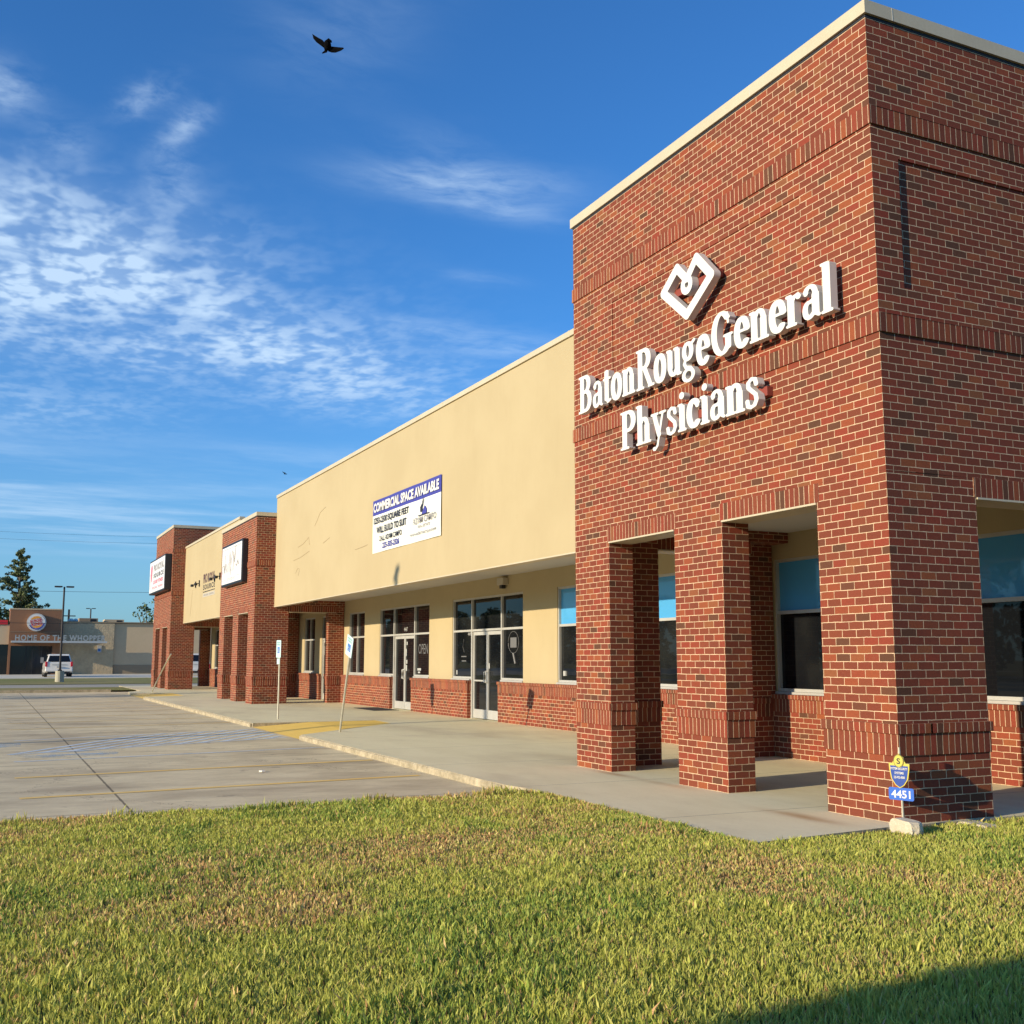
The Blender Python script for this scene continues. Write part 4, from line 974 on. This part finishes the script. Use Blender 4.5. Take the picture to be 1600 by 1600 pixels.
# ------------------------------------------------------------------ utility pole and wires
M_WOOD = mat('weathered_wood', build=speckle((.10, .075, .055), (.16, .12, .09), 4., 30., .3), rough=.9)
e = empty('utility_pole', (130, -.36, 0), 'distant wooden utility pole with a crossarm behind the restaurant', 'utility pole')
b = MB(); b.tube([(130, -.36, -.3), (130, -.36, 7.3)], [.16, .11], M_WOOD, 8); b.build('pole', e); b = MB(); b.box(129.93, 130.07, -1.1, .25, 6.48, 6.60, M_WOOD); b.build('crossarm', e)
M_WIRE = mat('wire_black', (.02, .02, .02), .6)
for x, z, lab, r in ((96., 7.35, 'single thin overhead wire sagging low over the restaurant roof', .014), (96., 4.55, 'dark overhead cable crossing in front of the round restaurant sign', .02), (110., 13.9, 'highest of the faint overhead wires in the sky', .009), (110., 13.2, 'faint overhead wire just under the highest one', .009)):
    b = MB(); b.tube([(x, y, z+(y*.012)+.0012*(y-10)**2) for y in np.linspace(60, -40, 24)], r, M_WIRE, 5); tag(b.build('overhead_wire'), lab, 'overhead wire')

# ------------------------------------------------------------------ trees
def leafmat(name, c1, c2):
    def f(t, p):
        a = t.n('ShaderNodeObjectInfo'); o = objco(t); n1 = t.noise(o, 1.2, 3, .6); n2 = t.noise(o, 9., 2, .6)
        t.l(t.mix(t.smooth(t.m('MULTIPLY_ADD', n2, .5, t.m('MULTIPLY', n1, .5)), .35, .65), c1, c2), p.inputs['Base Color'])
        p.inputs['Roughness'].default_value = .7; p.inputs['Specular IOR Level'].default_value = .2
    return mat(name, build=f)
M_LF1 = leafmat('conifer_needles', (.07, .10, .05), (.17, .19, .075)); M_LF2 = leafmat('broad_leaves', (.04, .07, .02), (.12, .14, .035))
M_BARK = mat('bark', build=speckle((.10, .075, .055), (.17, .13, .10), 3., 20., .5), rough=.95)
def leafcloud(centres, radii, n_per, size, m, name, parent, seed):
    r = np.random.default_rng(seed); C_ = []; 
    for c, rad in zip(centres, radii):
        n = max(6, int(n_per*rad[0]*rad[1]*rad[2])) if isinstance(rad, (tuple, list)) else 10
        d = r.normal(0, 1, (n, 3)); d /= np.linalg.norm(d, axis=1)[:, None]; d *= (r.random((n, 1))**.4)
        C_.append(np.array(c)+d*np.array(rad))
    C_ = np.concatenate(C_); n = len(C_)
    a = r.normal(0, 1, (n, 3)); a /= np.linalg.norm(a, axis=1)[:, None]; b_ = np.cross(a, r.normal(0, 1, (n, 3))); b_ /= np.linalg.norm(b_, axis=1)[:, None]
    s = size*(.5+r.random((n, 1)))
    V = np.stack([C_-a*s, C_+b_*s*.55, C_+a*s, C_-b_*s*.55], 1).reshape(-1, 3)
    me = bpy.data.meshes.new(name); me.vertices.add(n*4); me.vertices.foreach_set('co', V.reshape(-1)); me.loops.add(n*4); me.loops.foreach_set('vertex_index', np.arange(n*4, dtype=np.int32))
    me.polygons.add(n); me.polygons.foreach_set('loop_start', (np.arange(n)*4).astype(np.int32))
    try: me.polygons.foreach_set('loop_total', np.full(n, 4, dtype=np.int32))
    except Exception: pass
    me.update(calc_edges=True); me.validate(); me.materials.append(m); o = bpy.data.objects.new(name, me); COL.objects.link(o)
    if parent: o.parent = parent; o.matrix_parent_inverse = parent.matrix_basis.inverted()
    return o
def conifer(x, y, H, Rr, label, seed):
    e = empty('conifer_tree', (x, y, 0), label, 'tree'); r = random.Random(seed)
    b = MB(); b.tube([(x, y, -.3), (x, y, H*.5), (x+.1, y, H*.97)], [.35, .2, .04], M_BARK, 8); cs = []; rs = []
    for k in range(84):
        t = (k+.5)/84; z = H*(.22+.76*t); L = Rr*(1-t)**.8*(.55+.65*r.random()); az = r.uniform(0, 6.28)
        tip = Vector((x+L*math.cos(az), y+L*math.sin(az), z+L*.22)); b.tube([(x, y, z-L*.1), tip], [.06, .015], M_BARK, 4)
        for q in (.35, .6, .8, 1.):
            p = Vector((x, y, z-L*.1)).lerp(tip, q); w = .22+.30*(1-t)*(1.15-.5*q); cs.append((p.x+r.uniform(-.2, .2), p.y+r.uniform(-.2, .2), p.z+r.uniform(-.1, .25))); rs.append((w, w, w*.62))
    b.build('trunk', e); leafcloud(cs, rs, 2200, .13, M_LF1, 'crown', e, seed)
conifer(130., 5.1, 14.3, 4.3, 'tall ragged conifer rising behind the restaurant tower', 4)
def broad(x, y, H, Rr, label, seed, base=.0, m=None, n=34, grp=None, sz=.16, dens=60):
    e = empty('broadleaf_tree', (x, y, base), label, 'tree', grp); r = random.Random(seed)
    b = MB(); b.tube([(x, y, base-.3), (x+.1, y, base+H*.35), (x, y+.1, base+H*.6)], [.3, .22, .12], M_BARK, 8); cs = []; rs = []
    for k in range(n):
        az = r.uniform(0, 6.28); q = r.random()**.5*Rr; z = base+H*(.42+.5*r.random()); f = 1-abs((z-base)/H-.62)*1.1
        c = (x+q*math.cos(az)*f, y+q*math.sin(az)*f, z); w = Rr*(.20+.22*r.random()); cs.append(c); rs.append((w, w, w*.7))
        if k % 3 == 0: b.tube([(x, y, base+H*.38), c], [.09, .02], M_BARK, 4)
    b.build('trunk', e); leafcloud(cs, rs, dens, sz, m or M_LF2, 'crown', e, seed)
broad(128., 8.2, 8.6, 3.2, 'low green tree at the left picture edge beside the conifer', 12, dens=110)
broad(112., -7.0, 8.2, 1.5, 'sparse tree whose leaves show left of the farthest brick tower', 13, dens=150)
broad(112., -12.4, 7.0, 2.2, 'dark leafy tree seen through the farthest portico above the pickup', 14)
broad(39.2, 36.5, 9.8, 3.2, 'big leafy tree on the open side of the car park, shading its far end', 31, dens=70)
# tree belt across the road on the car park side, seen in the window reflections
r_ = random.Random(5); cs = []; rs = []
for k in range(150):
    x = -60+k*3.0+r_.uniform(-1, 1); h = 5.5+4.2*abs(math.sin(k*.7))+r_.random()*3.
    for j in range(3): cs.append((x+r_.uniform(-1.5, 1.5), 74+r_.uniform(-3, 3), h*(.25+.3*j))); rs.append((2.4, 1.8, 1.9))
tb = leafcloud(cs, rs, 26, .42, M_LF2, 'tree_belt', None, 9); tag(tb, 'far belt of trees beyond the car park reflected in the shop windows', 'trees', kind='stuff')
# unseen block added left of frame to cast shade on the near lawn
b = MB(); b.box(-24, -7.34, 15., 23.5, -.3, 4.72, M_TAN); nb = b.build('lawn_shadow_block'); nb.rotation_euler.z = .08; nb.location = (-7.3-(-7.3*math.cos(.08)-24.9*math.sin(.08)), 24.9-(-7.3*math.sin(.08)+24.9*math.cos(.08)), 0); tag(nb, 'unseen plain tan block added off to the left to cast the near lawn shadow', 'building')
b = MB(); b.box(-24.05, -7.30, 14.95, 23.55, 4.74, 4.82, M_COPE); nc = b.build('coping'); nc.parent = nb  # cap of the added shadow block

# ------------------------------------------------------------------ vehicles
def vehicle(name, x, y, z, L, Wd, prof, cab, label, cat, wheelx, wr, pickup=False, col=None):
    """prof: lower body side profile (x,z); cab: greenhouse profile, rear of the vehicle at x, nose towards +X"""
    e = empty(name, (x, y, z), label, cat); paint = mat('car_paint_white', (.80, .76, .68), .25, coat=.6); bk = mat('car_glass', (.01, .011, .013), .06)
    h = Wd/2
    def shell(b, P, wl, wt, zl, zt, m):
        f = lambda zz: wl+(wt-wl)*min(1, max(0, (zz-zl)/(zt-zl)))
        l = [(x+a, y+f(c), z+c) for a, c in P]; r = [(x+a, y-f(c), z+c) for a, c in P]; n = len(P)
        b.face(l, m); b.face(r[::-1], m)
        for i in range(n): b.face([l[(i+1) % n], l[i], r[i], r[(i+1) % n]], m)
    b = MB(); shell(b, prof, h, h*.97, .4, 1.1, paint); b.build('body', e, bevel=.05, wseg=3)
    b = MB(); shell(b, cab, h*.95, h*.74, 1.0, cab[-1][1] if 0 else max(c for a, c in cab), paint); ca = b.build('cabin', e, bevel=.06, wseg=3)
    zt = max(c for a, c in cab); zl = min(c for a, c in cab); xr = min(a for a, c in cab)
    # rear window and side windows
    b = MB(); xb = xr; ra = [q for q in cab if q[1] >= zt-.02]; xt = min(q[0] for q in ra); tilt = lambda zz: xb+(xt-xb)*(zz-zl)/(zt-zl)
    z1_, z2_ = zl+.10, zt-.12; hw = lambda zz: (h*.95+(h*.74-h*.95)*(zz-1.)/(zt-1.))-.09
    b.face([(x+tilt(z1_)-.045, y+hw(z1_), z+z1_), (x+tilt(z1_)-.045, y-hw(z1_), z+z1_), (x+tilt(z2_)-.045, y-hw(z2_), z+z2_), (x+tilt(z2_)-.045, y+hw(z2_), z+z2_)], bk); b.build('rear_window', ca)
    for s_ in (-1, 1):
        b = MB(); xa, xc = xt+.15, max(q[0] for q in ra)-.05; k1 = y+s_*(hw(z1_)+.115); k2 = y+s_*(hw(z2_)+.105)
        b.face([(x+xa-.1, k1, z+z1_), (x+xc+.35, k1, z+z1_), (x+xc, k2, z+z2_), (x+xa, k2, z+z2_)], bk); b.build('side_window', ca)
        b = MB(); zz = .98 if not pickup else .8; b.box(x-.035, x+.12, y+s_*(h-.17), y+s_*(h-.01), z+zz-.18, z+zz+.2, mat('tail_lamp', (.55, .02, .04), .25)); b.build('tail_light', e, bevel=.02)
        for wx in wheelx:
            b = MB(); b.tube([(x+wx, y+s_*(h-.22), z+wr), (x+wx, y+s_*(h+.0), z+wr)], wr, mat('tyre_rubber', (.02, .02, .02), .8), 20); w_ = b.build('wheel', e)
            b = MB(); b.tube([(x+wx, y+s_*(h-.01), z+wr), (x+wx, y+s_*(h+.015), z+wr)], wr*.62, M_ALU, 14); b.build('rim', w_)
    b = MB(); b.box(x-.10, x+.15, y-h*.97, y+h*.97, z+.42, z+.62, paint); b.build('rear_bumper', e, bevel=.04)
    b = MB(); b.box(x-.06, x+.1, y-h*.8, y+h*.8, z+.28, z+.42, M_BLACK); b.build('lower_bumper', e)
    b = MB(); b.box(x-.115 if not pickup else x-.12, x-.03, y-.16, y+.16, z+(.70 if not pickup else .45), z+(.84 if not pickup else .6), M_DECAL); b.build('number_plate', e)
    b = MB(); b.box(x-.03, x-.005, y-.5, y+.5, z+.93, z+.97, M_ALU); b.build('trim_strip', e)
vehicle('parked_car', 84., 2.93, .17, 4.7, 2.0, [(0, .42), (0, 1.12), (4.2, 1.08), (4.7, .85), (4.7, .4), (4.3, .32), (.4, .32)], [(.02, 1.10), (.44, 1.76), (2.6, 1.75), (3.5, 1.08)],
        'white family SUV parked tail first, half hidden by the lamp base', 'car', (.95, 3.75), .36)
vehicle('pickup_truck', 86., -8.0, .15, 5.6, 2.0, [(0, .5), (0, 1.18), (1.9, 1.18), (5.1, 1.12), (5.6, .95), (5.6, .42), (5.2, .36), (.4, .45)], [(1.9, 1.14), (2.2, 1.86), (3.9, 1.85), (4.6, 1.12)],
        'silver white pickup truck seen through the farthest brick portico', 'pickup truck', (1.1, 4.5), .39, True)

# ------------------------------------------------------------------ birds
RIGHT = Vector((-math.sin(YAW), -math.cos(YAW), 0)); UPV = RIGHT.cross(fwd).normalized()
def bird(c, s, label, fl=False):
    c = Vector(c); bk = mat('bird_plumage', build=speckle((.003, .003, .004), (.008, .008, .008), 8., 40., .2), rough=1., spec=0.)
    K = lambda u_, v_, w_=0: c+(RIGHT*u_+UPV*v_-fwd*w_)*s
    def wing(P_):
        n = len(P_)
        vs = [K(a, d, w+.012) for a, d, w in P_]+[K(a, d, w-.012) for a, d, w in P_]
        return vs, [tuple(range(n)), tuple(range(2*n-1, n-1, -1))]+[(i, (i+1) % n, n+(i+1) % n, n+i)[::-1] for i in range(n)]
    b = MB()
    # outline units: half span ~1
    for P_ in ([(-.15, .02, .02), (-.32, .22, .0), (-.62, .42, -.12), (-.92, .66, -.28), (-1., .74, -.32), (-.93, .44, -.28), (-.72, .14, -.12), (-.42, -.12, 0), (-.17, -.32, .02)],
               [(-.05, -.12, .02), (.17, -.18, .02), (.38, -.20, .0), (.70, -.28, .12), (1., -.36, .26), (1.04, -.42, .28), (.85, -.52, .2), (.5, -.60, .1), (.25, -.56, .02), (.04, -.48, .0)],
               [(-.10, -.30, 0), (.04, -.36, 0), (-.04, -.56, .04), (-.30, -.66, .1), (-.34, -.62, .1), (-.20, -.46, .04)]):
        vs, fs = wing(P_); b.add(vs, fs, bk)
    b.tube([K(-.14, -.48, 0), K(-.08, -.36, .03), K(.0, -.15, .05), K(.02, .05, .07), K(.10, .14, .1), K(.22, .06, .13), K(.28, 0, .14)], [.04*s, .15*s, .24*s, .20*s, .14*s, .08*s, .008*s], bk, 12)
    tag(b.build('bird', smooth=False), label, 'bird')
bird((12.07, 2.50, 13.87), .33, 'dark pigeon like bird gliding with spread wings high over the parapet')
bird((109.5, -20.38, 21.81), .28, 'tiny bird, a mere dot in the sky above the middle of the cream wall')
